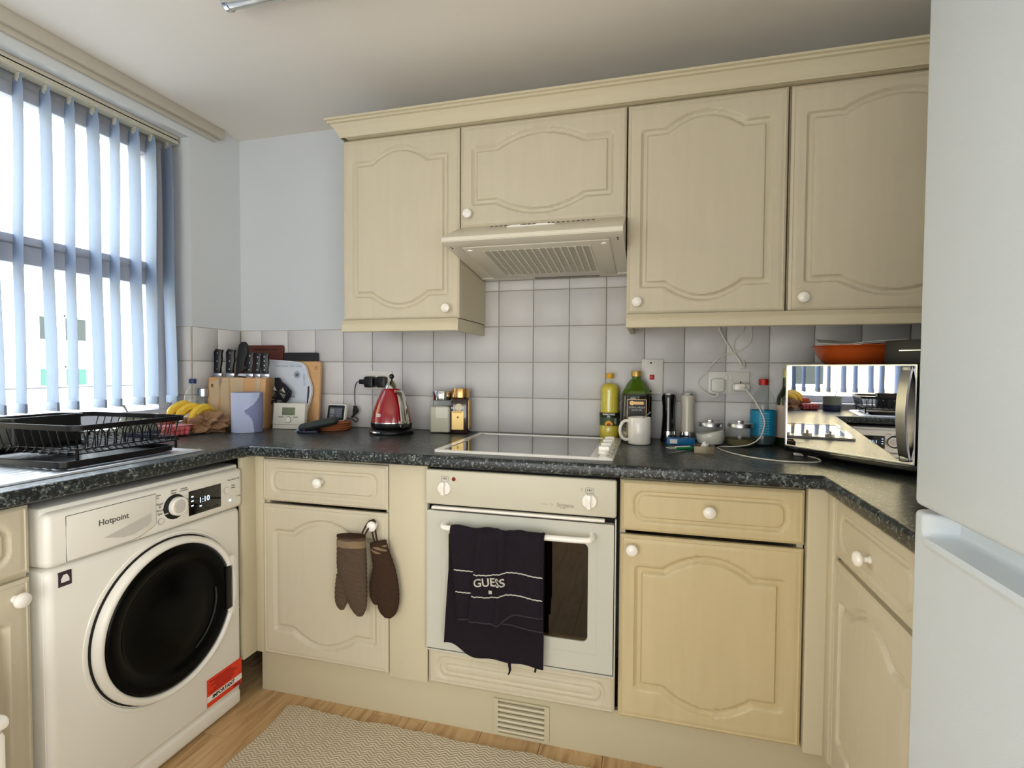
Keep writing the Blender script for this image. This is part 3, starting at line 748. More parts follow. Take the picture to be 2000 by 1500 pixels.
# warning sticker
sy0, sy1 = -.800, -.655
M_st = mat('sticker_red', (226, 62, 32), .5); M_std = mat('sticker_dark_red', (160, 20, 24), .5)
bm = B(); box(bm, .5905, .5912, sy0, sy1, .082, .173); st = obj('sticker', bm, M_st, wm, world=True, smooth=None)
bm = B(); box(bm, .5912, .5914, sy0, sy1, .098, .117); obj('white_band', bm, M_paper, st, world=True, smooth=None)
text('lettering', 'IMPORTANT', .0165, mat('print_black', (20, 18, 20), .6), wm, FM_X(.5915, -.733, .1075), depth=.0002, bold=.0006)
b_ = B()
for q, (a, b2) in enumerate(((-.79, -.70), (-.775, -.69), (-.765, -.69), (-.785, -.675), (-.77, -.69), (-.79, -.70))): box(b_, .5912, .5914, a, b2, .124+.0072*q, .128+.0072*q)
box(b_, .5912, .5914, -.692, -.66, .084, .095)
obj('small_print', b_, M_std, st, world=True, smooth=None, kind='stuff')

# ---- built-in oven
ov = thing('oven', 'white built-in electric oven with a wide glass door under the hob', 'oven', (1.5685, -.60, .15))
ox0, ox1 = 1.271, 1.870
bm = B(); box(bm, ox0+.006, ox1-.006, -.585, -.571, .278, .868); obj('surround', bm, M_dark, ov, world=True, smooth=None)
bm = B(); box(bm, ox0, ox1, -.616, -.590, .7535, .864, bev=.006, seg=3); cp = obj('control_panel', bm, M_white, ov, world=True)
M_ovw = mat('oven_white', (196, 196, 184), .40, coat=0, spec=.35)
bm = B()
dx0, dx1, dz0, dz1 = ox0+.006, ox1-.006, .289, .7335
wx0, wx1, wz0, wz1 = 1.350, 1.790, .378, .672
n_ = 5
def loop4(x0, x1, z0, z1, r): return rrect(x0, x1, z0, z1, r, n_)
ring_prism(bm, loop4(dx0, dx1, dz0, dz1, .004), loop4(wx0, wx1, wz0, wz1, .016), -.614, -.592); od = obj('door', bm, M_ovw, ov, world=True)
bm = B(); ring_prism(bm, loop4(wx0-.026, wx1+.026, wz0-.036, wz1+.02, .004), loop4(wx0-.0248, wx1+.0248, wz0-.0348, wz1+.0188, .004), -.6145, -.6138); obj('frame_line', bm, mat('faint_line', (190, 186, 174), .4), od, world=True)
bm = B(); box(bm, wx0-.002, wx1+.002, -.6095, -.6065, wz0-.002, wz1+.002); obj('window_glass', bm, glass('smoked_oven_glass', (214, 204, 180), 1.0, .95), od, world=True, smooth=None)
M_cav = mat('oven_cavity', (176, 156, 120), .5)
bm = B(); cy = -.08
for (a, b2, c_, d_, e_, f_) in ((wx0-.03, wx1+.03, cy-.01, cy, .34, .71), (wx0-.03, wx0-.02, -.60, cy, .34, .71), (wx1+.02, wx1+.03, -.60, cy, .34, .71), (wx0-.03, wx1+.03, -.60, cy, .33, .34), (wx0-.03, wx1+.03, -.60, cy, .71, .72)):
    box(bm, a, b2, c_, d_, e_, f_)
obj('cavity', bm, M_cav, ov, world=True, smooth=None)
for zz in (.42, .50, .575):
    b_ = B()
    box(b_, wx0-.018, wx1+.018, -.565, -.561, zz, zz+.004); box(b_, wx0-.018, wx1+.018, -.15, -.146, zz, zz+.004)
    for k in range(16): xx = wx0-.01+k*(wx1-wx0+.02)/15; box(b_, xx-.001, xx+.001, -.561, -.15, zz+.001, zz+.003)
    obj('rack', b_, M_steel, ov, world=True, smooth=None)
bm = B(); box(bm, wx0, wx1, -.56, -.16, .345, .365, bev=.004); obj('tray', bm, mat('oven_tray', (60, 62, 44), .5), ov, world=True)
bm = B(); box(bm, ox0+.022, ox1-.032, -.622, -.598, .7395, .7485, bev=.004, seg=3); obj('trim_lip', bm, M_knob, ov, world=True)
bm = B()
for (a, b2, e_, f_) in ((ox0, ox0+.0035, .281, .748), (ox1-.0035, ox1, .281, .748), (ox0, ox1, .277, .282)): box(bm, a, b2, -.608, -.59, e_, f_)
obj('outer_trim', bm, M_ovw, ov, world=True, smooth=None)
bm = B()
hp = [(1.345, -.612, .699), (1.342, -.632, .698), (1.345, -.648, .696), (1.362, -.655, .694)]
hq = [(3.146-x, y, z) for x, y, z in hp][::-1]
tube(bm, spline(hp+[(1.45, -.656, .693), (1.573, -.6565, .693), (1.69, -.656, .693)]+hq, 5), .0088, 14); obj('handle', bm, M_knob, ov, world=True, smooth=60)
def oven_knob(x, z):
    b_ = B(); lathe(b_, [(.0225, 0), (.0225, .006), (.0205, .010), (0, .0105)], c=(x, -.616, z), axis='-Y', seg=36)
    g = prism(b_, [(x-.006, z+.021), (x+.006, z+.021), (x+.0035, z), (x+.006, z-.020), (x-.006, z-.020), (x-.0035, z)], -.6405, -.622, 'XZ', bev=.0022)
    k = obj('knob', b_, M_knob, ov, world=True, smooth=40)
    return k
oven_knob(1.338, .809); oven_knob(1.793, .800)
bm = B()
for x, z in ((1.338, .839), (1.793, .832)):
    ring_prism(bm, rrect(x-.0125, x+.0125, z-.010, z+.0065, .004, 3), rrect(x-.0118, x+.0118, z-.0093, z+.0058, .0036, 3), -.6166, -.6158)
    box(bm, x-.002, x+.002, -.6164, -.6158, z-.004, z+.002); box(bm, x-.007, x-.005, -.6164, -.6158, z-.004, z+.002); box(bm, x+.005, x+.007, -.6164, -.6158, z-.004, z+.002)
box(bm, 1.767, 1.773, -.6164, -.6158, .829, .830); box(bm, 1.767, 1.773, -.6164, -.6158, .834, .835)
obj('symbol', bm, M_ink, cp, world=True, smooth=None)
bm = B(); lathe(bm, [(.0062, 0), (.006, .002), (.003, .0035), (0, .0038)], c=(1.368, -.616, .838), axis='-Y', seg=20); obj('indicator_light', bm, mat('indicator_red', (120, 8, 10), .2), ov, world=True)
M_logo = mat('logo_grey', (168, 162, 146), .5)
text('lettering', 'hygena', .018, M_logo, ov, FM_Y(1.722, -.6162, .781), bold=.0007)
bm = B(); box(bm, 1.645, 1.668, -.6166, -.616, .7795, .781); lathe(bm, [(.0035, 0), (.0035, .0006), (.002, .0006)], c=(1.68, -.616, .781), axis='-Y', seg=10); obj('logo_mark', bm, M_logo, cp, world=True, smooth=None)
# drawer-look panel under the oven
pl_ = thing('oven_filler_panel', 'low cream panel with an oval groove below the oven', 'panel', (1.57, -.59, .158))
ol = oct_outline(.598, .113, .034, .026, .030); il = oct_outline(.598, .113, .060, .045, .011)
bm = panel_bm(.598, .113, ol, gw=.009, gd=.005, s=.0036, inner=il); bm.transform(MB_(1.271, BF, .1585)); obj('panel', bm, M_door, pl_, world=True)

# ---- towel over the oven rail
def tfold(x, z):
    t = (.693-z)/.27
    d = .004*math.sin((x-1.37)*34)*min(1, t*1.6+.15)
    for c, s, a in ((1.478, .010, .010), (1.565, .018, .011), (1.53, .012, -.006)):
        cc = c - .012*(1-t if c < 1.5 else t*1.6); d += a*math.exp(-((x-cc)/s)**2)*(.55+.45*t)
    return d
def towel_xy(u, v):
    """u across 0..1, v from back hem over the rail to the front hem, returns point"""
    Lb, Lf = .385, .262
    xl_t, xr = 1.376, 1.668
    s = v*(Lb+math.pi*.0125+Lf)
    if s < Lb:
        q = (Lb-s)/Lb       # 0 at rail, 1 at the back hem
        xl = xl_t-.030*q**.7; x = xl+(xr-.003-xl)*u
        e_ = min(1, u/.45); hem = .328-.030*e_*e_*(3-2*e_)+.004*math.sin(u*17)
        z = .693-(.693-hem+.0)*q
        y = -.6385+ .008*math.sin(u*11+1)*q*.7 - .006*q
        y = min(y, -.6225)
        return (x, y, z)
    s -= Lb
    if s < math.pi*.0125:
        a = s/.0125; x = xl_t+(xr-xl_t)*u
        return (x, -.6565+.0125*math.cos(a)-tfold(x, .693)*math.sin(a/2)*.8, .693+.0125*math.sin(a)+.003*math.sin(u*19)*math.sin(a))
    s -= math.pi*.0125; q = s/Lf
    x = xl_t+.030*(q)*(1-u) + (xr-xl_t)*u
    hem = .424 + .010*math.sin(u*4)
    z = .693-(.693-hem)*q
    return (x, -.6705-tfold(x, z)-.004*math.sin(q*3), z)
tw = thing('towel', 'black tea towel with two thin silver stripes and silver lettering draped over the oven handle', 'towel', (1.52, -.64, .30))
M_tow = mat('black_terry', (34, 28, 35), .95, noise=.35, nscale=300, bump=.9, bscale=700, spec=.15)
bm = B(); grid_surface(bm, towel_xy, 90, 110); solid(bm, .0035)
for f in bm.faces: f.smooth = True
obj('cloth', bm, M_tow, tw, world=True, smooth=80)
M_silver = mat('silver_thread', (186, 184, 172), .5, bump=.6, bscale=600)
def fold_y(x, z):
    t = (.693-z)/.26; xe = 1.470-.026*t
    return -.6790-.004*t-.006*math.exp(-((x-xe-.010)/.010)**2)-.011*math.exp(-((x-1.548+.014*t)/.011)**2)*(1-.3*t)+.005*math.exp(-((x-1.522+.01*t)/.012)**2)-.003*math.sin((x-1.47)*40)*t
def fold_fn(u, v):
    q = v; xl = 1.470-.028*q; x = xl+(1.669-xl)*u
    hem = .428 if u < .42 else .428+.036*min(1, (u-.42)/.2)**.8
    z = .706-(.706-hem)*q
    y = fold_y(x, z)
    if q < .06: y += .016*(1-q/.06)**2
    if u > .97 : y += .004
    return (x, y, z)
b_ = B(); grid_surface(b_, fold_fn, 70, 60); solid(b_, -.003); obj('front_fold', b_, M_tow, tw, world=True, smooth=80)
M_hem = mat('terry_hem', (62, 54, 60), .95, bump=.6, bscale=600, spec=.1)  # hem colour lightened in place of shading, so the dark layers separate
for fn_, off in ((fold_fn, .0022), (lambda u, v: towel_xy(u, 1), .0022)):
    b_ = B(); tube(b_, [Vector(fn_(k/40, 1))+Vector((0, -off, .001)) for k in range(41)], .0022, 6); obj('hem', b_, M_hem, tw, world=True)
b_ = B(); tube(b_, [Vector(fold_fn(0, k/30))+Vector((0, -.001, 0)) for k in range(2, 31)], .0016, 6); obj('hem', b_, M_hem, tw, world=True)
def stripe(x0, x1, zf, yf, n=44):
    b_ = B(); A = []
    for k in range(n+1):
        x = x0+(x1-x0)*k/n; z = zf(x)+.0007*math.sin(k*2.1)
        A.append([b_.verts.new((x, yf(x, z+d)-.0042, z+d)) for d in (-.0017, .0017)])
    for p, q in zip(A, A[1:]): b_.faces.new((p[0], q[0], q[1], p[1]))
    obj('stripe', b_, M_silver, tw, world=True)
back_y = lambda x, z: -.6705-tfold(x, z)-.004
wave = lambda x: .018/(1+math.exp(-(x-1.535)/.012))-.006/(1+math.exp(-(x-1.62)/.01))
for z0, dz in ((.572, 0), (.506, 0)):
    stripe(1.394 if z0 > .55 else 1.400, 1.462, lambda x: z0+.006, back_y, 14)
    stripe(1.458 if z0 > .55 else 1.452, 1.668, lambda x: z0+wave(x), fold_y)
def wrap_text(o, fn):
    for v in o.data.vertices:
        p = WM[o] @ v.co; v.co = WM[o].inverted() @ fn(p)
o = text('lettering', 'GUESS', .034, M_silver, tw, FM_Y(1.508, -.68, .552) @ Matrix.Rotation(R(7), 4, 'Z'), bold=.0006)
wrap_text(o, lambda p: Vector((p.x, fold_y(p.x, p.z)-.0045+(p.y+.68), p.z)))
bm = B(); y_ = fold_y(1.511, .523)-.006; box(bm, 1.506, 1.516, y_-.001, y_+.001, .519, .529, bev=.0006); obj('logo_patch', bm, M_silver, tw, world=True)
bm = B(); tube(bm, spline([(1.562, -.632, .312), (1.557, -.634, .29), (1.559, -.634, .268), (1.553, -.634, .252)], 4), [.0065, .006, .0055, .0055, .005, .005, .0045, .004, .004, .003, .003, .002, .001][:13], 6); obj('tassel', bm, M_tow, tw, world=True)
bm = B(); tube(bm, spline([(1.637, -.632, .312), (1.639, -.634, .29), (1.637, -.634, .275)], 4), .0035, 6); obj('tassel', bm, M_tow, tw, world=True)

# ---- oven gloves
M_glv = mat('taupe_cotton', (84, 70, 58), .95, noise=.18, nscale=60, bump=.8, bscale=110, spec=.1)
M_glv2 = mat('dark_brown_cotton', (62, 46, 36), .95, noise=.2, nscale=60, bump=.6, bscale=110, spec=.1)
M_band = mat('beige_band', (126, 106, 80), .9, noise=.15, nscale=50, bump=.4, bscale=300)
def mitt(label, top, hand, thumb, m, y, cuffw, tilt, loop_to):
    t = thing('oven_glove', label, 'glove', (top[0], y, hand[-1][1]), 0)
    b_ = B()
    def tb(P, W, fl):
        ps = spline([(x, y, z) for x, z in P], 14); n = len(ps); ws = spline([(w_, 0, 0) for w_ in W], 14)
        tube(b_, ps, [max(.001, v.x)*fl for v in ws], 26, flat=1/fl)
    P = [p[:2] for p in hand]; W = [p[2] for p in hand]; tb(P, W, .42)
    P = [p[:2] for p in thumb]; W = [p[2] for p in thumb]; tb(P, W, .46)
    for v in b_.verts:
        zz = v.co.z; v.co.y -= .0016*math.sin(zz*420+v.co.x*90)*(1 if zz > .43 else .4)
    o = obj('glove_body', b_, m, t, world=True, smooth=80)
    (x0, z0, w0), (x1, z1, w1) = hand[0], hand[1]
    d = Vector((x1-x0, 0, z1-z0)).normalized(); c = Vector((x0, y, z0))
    b_ = B(); tube(b_, [c+d*.010, c+d*.012, c+d*.033, c+d*.035], [x*.45 for x in (w0*.9, w0*1.03, w0*1.05, w0*.9)], 26, flat=1/.45); obj('cuff_band', b_, M_band, t, world=True, smooth=60)
    b_ = B(); tube(b_, [c-d*.003, c+d*.003], [w0*1.02*.44, w0*1.03*.44], 26, flat=1/.44); obj('cuff_edge', b_, M_glv2, t, world=True, smooth=60)
    b_ = B(); a = c+Vector((cuffw, 0, 0))
    tube(b_, spline([a-Vector((0, 0, .01)), (a+Vector(loop_to))/2+Vector((.003, -.004, 0)), Vector(loop_to)+Vector((.006, 0, .010)), Vector(loop_to)+Vector((-.006, 0, .010)), (a+Vector(loop_to))/2+Vector((-.012, .0, 0)), a-Vector((.010, 0, .01))], 5), .0028, 6)
    obj('hanging_loop', b_, M_glv2, t, world=True)
    return t
mitt('dark brown oven glove hanging from the knob, behind and right of the lighter one', (1.115, .61),
     [(1.103, .612, .030), (1.112, .575, .034), (1.128, .51, .041), (1.137, .44, .042), (1.137, .39, .033), (1.136, .366, .013)],
     [(1.108, .52, .026), (1.098, .47, .025), (1.094, .43, .021), (1.094, .405, .009)], M_glv2, -.616, .0, 0, (1.079, -.606, .667))
mitt('taupe quilted oven glove with beige cuff hanging in front from the base cabinet knob', (1.02, .64),
     [(1.019, .634, .051), (1.020, .595, .053), (1.022, .52, .054), (1.035, .455, .043), (1.046, .40, .029), (1.050, .372, .011)],
     [(.990, .50, .026), (.984, .45, .026), (.981, .41, .022), (.983, .385, .009)], M_glv, -.642, .042, 0, (1.073, -.612, .667))

# ---- hob
hb = thing('hob', 'white framed electric hob with dark glass top and four white knobs', 'hob', (1.566, -.31, .91))
bm = B(); ring_prism(bm, rrect(1.276, 1.857, -.560, -.083, .008), rrect(1.302, 1.786, -.545, -.108, .003), .9105, .9185, 'XY'); obj('frame', bm, M_knob, hb, world=True)
bm = B(); box(bm, 1.298, 1.790, -.549, -.104, .9105, .9165); obj('glass_top', bm, mat('hob_glass', (16, 15, 15), .035, spec=1.0, coat=1), hb, world=True, smooth=None)
for yy in (-.235, -.315, -.395, -.475):
    b_ = B(); lathe(b_, [(.0, 0), (.018, 0), (.018, .007), (.016, .010), (0, .0105)], c=(1.821, yy, .9186), seg=28)
    prism(b_, [(1.805, yy-.004), (1.837, yy-.004), (1.837, yy+.004), (1.805, yy+.004)], .925, .942, 'XY', bev=.0035); obj('knob', b_, M_knob, hb, world=True, smooth=40)
b_ = B()
for yy in (-.525, -.508):
    for xx in (1.805, 1.833):
        box(b_, xx, xx+.008, yy, yy+.005, .9186, .919); 
for yy in (-.235, -.315, -.395, -.475): box(b_, 1.843, 1.85, yy-.004, yy+.004, .9186, .9189)
obj('printed_symbols', b_, M_ink, hb, world=True, smooth=None, kind='stuff')

# ---- cooker hood
hd = thing('cooker_hood', 'white slim cooker hood with slotted grille under the short cabinet', 'cooker hood', (1.573, -.25, 1.556))
M_hood = mat('hood_cream_white', (216, 212, 196), .35, coat=.2)
hx0, hx1 = 1.277, 1.873
bm = B(); prism(bm, [(-.012, 1.558), (-.075, 1.556), (-.075, 1.5595), (-.455, 1.602), (-.455, 1.599), (-.492, 1.6035), (-.503, 1.610), (-.503, 1.622), (-.495, 1.628), (-.326, 1.7015), (-.012, 1.7015)], hx0, hx1, 'YZ'); 
es = [e for e in bm.edges if e.calc_face_angle(0) > .3 and (abs(e.verts[0].co.x-e.verts[1].co.x) > .5)]
bmesh.ops.bevel(bm, geom=es, offset=.002, segments=2, affect='EDGES'); obj('hood_body', bm, M_hood, hd, world=True, smooth=40)
slope = math.atan2(.0430, .38)
HMx = Matrix.Translation((0, -.075, 1.556)) @ Matrix.Rotation(-slope, 4, 'X')   # local y negative runs forward and up
bm = B(); box(bm, hx0+.055, hx1-.045, -.375, -.004, -.0015, .0035, bev=.001, M=HMx); gp = obj('grille_panel', bm, M_hood, hd, world=True)
M_filt = mat('filter_tan', (106, 92, 66), .8, noise=.2, nscale=18)
bm = B(); box(bm, 1.398, 1.762, -.335, -.055, -.0021, -.0013, M=HMx); obj('filter', bm, M_filt, gp, world=True, smooth=None)
bm = B()
for k in range(16): x = 1.396+.0244*k; box(bm, x-.0028, x+.0028, -.337, -.053, -.0042, -.0018, M=HMx)
for k in range(40): y = -.335+.00715*k; box(bm, 1.397, 1.763, y-.0005, y+.0005, -.0028, -.002, M=HMx)
obj('slot_bars', bm, M_hood, gp, world=True, smooth=None, kind='stuff')
for x in (1.35, 1.81):
    b_ = B(); lathe(b_, [(.011, 0), (.010, -.003), (.006, -.0035), (0, -.002)], c=(x, -.345, -.0015), M=HMx, seg=18); obj('latch', b_, M_knob, gp, world=True)
b_ = B(); box(b_, 1.50, 1.76, -.062, -.040, 1.5545, 1.5570); obj('lamp_slot', b_, mat('slot_grey', (84, 82, 76), .4), hd, world=True, smooth=None)
b_ = B()
for k in range(22): x = 1.405+.0172*k; b2 = Matrix.Translation((x, -.345, 1.6937)) @ Matrix.Rotation(R(23.5), 4, 'X'); box(b_, -.005, .005, -.0042, .0042, -.0006, .0006, M=b2)
obj('vent_slot', b_, M_dark, hd, world=True, smooth=None, kind='stuff')
b_ = B(); Mh = Matrix.Translation((1.555, -.378, 1.6795)) @ Matrix.Rotation(R(23.5), 4, 'X'); box(b_, -.085, .085, -.006, .006, -.001, .003, bev=.0015, M=Mh); box(b_, -.075, -.035, -.004, .004, .002, .0055, bev=.001, M=Mh); box(b_, .02, .06, -.004, .004, .002, .0055, bev=.001, M=Mh)
obj('slide_switch', b_, M_knob, hd, world=True)
b_ = B(); 
for x, y, z in ((hx1-.018, -.462, 1.5985), (hx1-.018, -.447, 1.5965), (hx0+.018, -.462, 1.5985), (hx0+.018, -.447, 1.5965)): lathe(b_, [(0, 0), (.003, 0), (.003, -.0015), (0, -.0015)], c=(x, y, z+.002), seg=8)
obj('screw', b_, M_dark, hd, world=True)

# ---- fridge freezer (faces -X)
fg = thing('fridge_freezer', 'tall pale white fridge freezer filling the right side', 'fridge', (2.70, -1.45, 0))
fy0, fy1 = -1.745, -1.128
bm = B(); box(bm, 2.452, 2.985, fy0+.004, fy1-.004, .012, 1.86, bev=.006); obj('cabinet', bm, M_fridge, fg, world=True)
for yy in (fy0+.06, fy1-.06):
    for xx in (2.50, 2.92):
        bm = B(); lathe(bm, [(0, 0), (.02, 0), (.02, .012), (0, .012)], c=(xx, yy, 0), seg=12); obj('foot', bm, M_black, fg, world=True)
bm = B(); box(bm, 2.385, 2.446, fy0, fy1, .966, 1.855, bev=.010, seg=4); obj('upper_door', bm, M_fridge, fg, world=True, smooth=50)
bm = B()
# lower door: grid front with a scooped recess along its top edge
fz0, fz1 = .05, .958
def fd(u, v):
    y = fy1-(fy1-fy0)*u; z = fz0+(fz1-fz0)*v
    e = min(u, 1-u)*(fy1-fy0); k = min(1, max(0, (e-.028)/.022)); k = k*k*(3-2*k)
    zz = max(0, (z-(fz1-.043)))/.043
    d = 0
    if zz > 0: d = .042*k*(1-(1-min(1, zz*2.2))**2)
    if z < .925 and z > .905: d = -.003*k*math.exp(-((z-.9135)/.005)**2)
    r = .010; x = 2.385+d
    if e < r: x += r-math.sqrt(max(0, r*r-(r-e)**2))
    tt = min(fz1-z, z-fz0)
    if tt < .008 : x += (.008-math.sqrt(max(0, .008**2-(.008-tt)**2)))
    return (x, y, z)
us = [0, .002, .005, .009, .014, .02, .03, .04, .045, .05, .06, .07, .08, .09, .10, .11]; us = us+[.2, .35, .5, .65, .8]+[1-a for a in us[::-1]]
vs = [0, .002, .005, .01, .1, .3, .5, .7, .85, .92, .935, .94, .944, .947, .95, .9525, .955, .96, .965, .97, .975, .98, .985, .99, .993, .996, .998, 1]
V = [[bm.verts.new(fd(u, v)) for u in us] for v in vs]
for j in range(len(vs)-1):
    for i in range(len(us)-1): bm.faces.new((V[j][i], V[j][i+1], V[j+1][i+1], V[j+1][i]))
nu = len(us); nv = len(vs)
loop = [V[0][i] for i in range(nu)]+[V[j][-1] for j in range(1, nv)]+[V[-1][i] for i in range(nu-2, -1, -1)]+[V[j][0] for j in range(nv-2, 0, -1)]
bk = [bm.verts.new((2.446, v.co.y, v.co.z)) for v in loop]
for k in range(len(loop)): bm.faces.new((loop[(k+1) % len(loop)], loop[k], bk[k], bk[(k+1) % len(loop)]))
bm.faces.new(bk[::-1]); bmesh.ops.recalc_face_normals(bm, faces=bm.faces[:])
obj('lower_door', bm, M_fridge, fg, world=True, smooth=50)
bm = B(); box(bm, 2.447, 2.452, fy0+.01, fy1-.01, .06, 1.85); obj('door_gap_seal', bm, mat('seal_grey', (150, 152, 154), .6), fg, world=True, smooth=None)

# ---- microwave
mrz = math.atan2(-.774, .633)
mw = thing('microwave', 'black microwave with mirrored door angled in the right-hand corner', 'microwave', (2.384, -.298, .910), mrz)
bm = B(); box(bm, .004, .472, .012, .335, .014, .290, bev=.004); obj('case', bm, mat('case_black', (22, 22, 24), .45), mw)
for xx in (.04, .43):
    for yy in (.05, .30):
        bm = B(); lathe(bm, [(0, 0), (.014, 0), (.016, .014), (0, .014)], c=(xx, yy, 0), seg=14); obj('foot', bm, M_rubber, mw)
bm = B(); ring_prism(bm, rrect(0, .372, .034, .2925, .003), rrect(.0035, .3685, .0375, .289, .002), -.006, .011); md = obj('door', bm, M_steel, mw)
M_mir = mat('mirror_glass', (224, 222, 226), .012, metal=1)
bm = B(); box(bm, .0035, .3685, -.0035, .010, .0375, .289); obj('mirror_panel', bm, M_mir, md, smooth=None)
bm = B(); box(bm, .374, .476, -.006, .011, .034, .2925, bev=.002); obj('control_panel', bm, M_blackg, mw)
bm = B(); box(bm, 0, .476, -.004, .011, .016, .033, bev=.002); obj('base_strip', bm, M_blackg, mw)
bm = B()
hs = []
for k in range(25):
    t = k/24; z = .046+.235*t; hs.append((z, -.010-.022*math.sin(math.pi*t)**.8))
for (z, y), (z2, y2) in zip(hs, hs[1:]):
    a = [bm.verts.new(p) for p in ((.338, y, z), (.362, y-.002, z), (.362, y2-.002, z2), (.338, y2, z2))]; bm.faces.new(a)
    a = [bm.verts.new(p) for p in ((.338, y, z), (.338, y2, z2), (.338, y2+.007, z2), (.338, y+.007, z))]; bm.faces.new(a)
    a = [bm.verts.new(p) for p in ((.338, y+.007, z), (.338, y2+.007, z2), (.362, y2+.007, z2), (.362, y+.007, z))]; bm.faces.new(a)
    a = [bm.verts.new(p) for p in ((.362, y-.002, z), (.362, y+.007, z), (.362, y2+.007, z2), (.362, y2-.002, z2))]; bm.faces.new(a)
bmesh.ops.remove_doubles(bm, verts=bm.verts[:], dist=1e-5)
box(bm, .338, .362, -.014, -.003, .040, .056, bev=.003); box(bm, .338, .362, -.014, -.003, .272, .288, bev=.003)
bmesh.ops.recalc_face_normals(bm, faces=bm.faces[:]); obj('handle', bm, mat('brushed_handle', (150, 150, 152), .3, metal=1), md, smooth=50)

# ================================================================ THINGS ON THE WALL
M_plate = mat('socket_white', (222, 220, 214), .3); M_cable = mat('white_cable', (232, 228, 218), .45); M_bcable = mat('black_cable', (14, 14, 16), .5)
def socket(x0, x1, z0, z1, label):
    t = thing('wall_socket', label, 'socket', ((x0+x1)/2, -.008, z0))
    b_ = B(); box(b_, x0, x1, -.018, -.0085, z0, z1, bev=.002); obj('plate', b_, M_plate, t, world=True)
    xm = (x0+x1)/2
    for dx in (-.008, .008):
        b_ = B(); box(b_, xm+dx-.006, xm+dx+.006, -.0205, -.018, z1-.034, z1-.012, bev=.0015, M=None); obj('switch', b_, M_plate, t, world=True)
    b_ = B()
    for sx in (-.042, .042): 
        box(b_, xm+sx-.002, xm+sx+.002, -.0184, -.0178, z0+.040, z0+.048); box(b_, xm+sx-.014, xm+sx-.008, -.0184, -.0178, z0+.024, z0+.028); box(b_, xm+sx+.008, xm+sx+.014, -.0184, -.0178, z0+.024, z0+.028)
    obj('pin_hole', b_, M_dark, t, world=True, smooth=None, kind='stuff'); return t
socket(.688, .832, 1.088, 1.172, 'white double wall socket behind the red kettle')
socket(2.175, 2.321, 1.094, 1.178, 'white double wall socket above the two glass storage jars')
# cooker switch
t = thing('cooker_switch', 'tall white cooker switch plate with red rocker beside the olive oil', 'switch', (1.965, -.008, 1.087))
bm = B(); box(bm, 1.926, 2.008, -.020, -.0085, 1.088, 1.226, bev=.003); obj('plate', bm, M_plate, t, world=True)
bm = B(); box(bm, 1.957, 1.975, -.025, -.020, 1.145, 1.165, bev=.002); obj('rocker', bm, M_red, t, world=True)
bm = B(); lathe(bm, [(.0, 0), (.0035, 0), (.0035, .001), (0, .001)], c=(1.962, -.020, 1.211), axis='-Y', seg=12); lathe(bm, [(.0, 0), (.0035, 0), (.0035, .001), (0, .001)], c=(1.962, -.020, 1.100), axis='-Y', seg=12); obj('screw', bm, M_dark, t, world=True)
# plugs
def plug(name, label, x, z, m, y=-.0185, w_=.044, h_=.050, d=.030):
    t = thing(name, label, 'plug', (x, y, z)); b_ = B()
    prism(b_, rrect(x-w_/2, x+w_/2, z-h_/2, z+h_/2, .010), y-d, y-.0004, 'XZ', bev=.004); obj('body', b_, m, t, world=True); return t
t = plug('plug', 'black plug pushed into the socket, its cable dropping to a coiled lead', .736, 1.122, M_black, d=.040)
bm = B(); prism(bm, [(.684, 1.112), (.684, 1.132), (.716, 1.134), (.716, 1.110)], -.050, -.028, 'XZ', bev=.003); obj('cord_grip', bm, M_black, t, world=True)
cx = [(.686, -.040, 1.122), (.668, -.040, 1.118), (.658, -.038, 1.09), (.654, -.034, 1.05), (.655, -.032, 1.015)]
bm = B(); tube(bm, spline(cx, 6), .0022, 6); obj('cable', bm, M_bcable, t, world=True)
bm = B()
for k in range(9):
    a = .008+random.uniform(-.008, .008); b2 = random.uniform(-.004, .004)
    tube(bm, spline([(.652+a, -.036+b2, 1.012), (.645+a*1.5, -.034-b2, .985), (.649-a, -.040, .958), (.660+a, -.034, .985), (.655+a, -.038, 1.010)], 5), .0025, 5)
tube(bm, [(.650, -.036, .988), (.652, -.044, .990), (.662, -.040, .987), (.655, -.030, .986), (.644, -.036, .988)], .003, 5)
tube(bm, spline([(.655, -.036, .96), (.668, -.03, .950), (.664, -.04, .938), (.648, -.045, .950), (.600, -.05, .958)], 5), .0022, 5)
obj('coiled_cable', bm, M_bcable, t, world=True)
plug('plug', 'black plug half hidden behind the red kettle', .792, 1.122, M_black)
t = plug('charger', 'square white charger plugged into the left outlet above the storage jars', 2.206, 1.127, M_plate, w_=.046, h_=.050, d=.036)
t2 = plug('charger', 'white charger plugged into the right outlet, a white cable looping down from it', 2.288, 1.120, M_plate, w_=.060, h_=.030, d=.030)
bm = B(); box(bm, 2.262, 2.300, -.064, -.049, 1.108, 1.134, bev=.004); obj('usb_block', bm, M_knob, t2, world=True)
def cable(pts, label, r=.0022, m=M_cable, group=None):
    b_ = B(); tube(b_, spline(pts, 8), r, 7); return single('cable', b_, m, label, 'cable', group)
cable([(2.281, -.066, 1.120), (2.300, -.078, 1.112), (2.328, -.100, 1.07), (2.350, -.122, 1.02), (2.352, -.130, .985), (2.335, -.145, .945), (2.300, -.15, .921), (2.25, -.165, .9145), (2.205, -.175, .9135),
       (2.190, -.22, .9135), (2.215, -.30, .9135), (2.26, -.375, .9135), (2.33, -.425, .9135), (2.40, -.432, .9135), (2.445, -.415, .9135), (2.462, -.37, .9135), (2.452, -.320, .9135), (2.432, -.296, .9135)],
      'long white charging cable looping down from the charger and lying across the worktop')
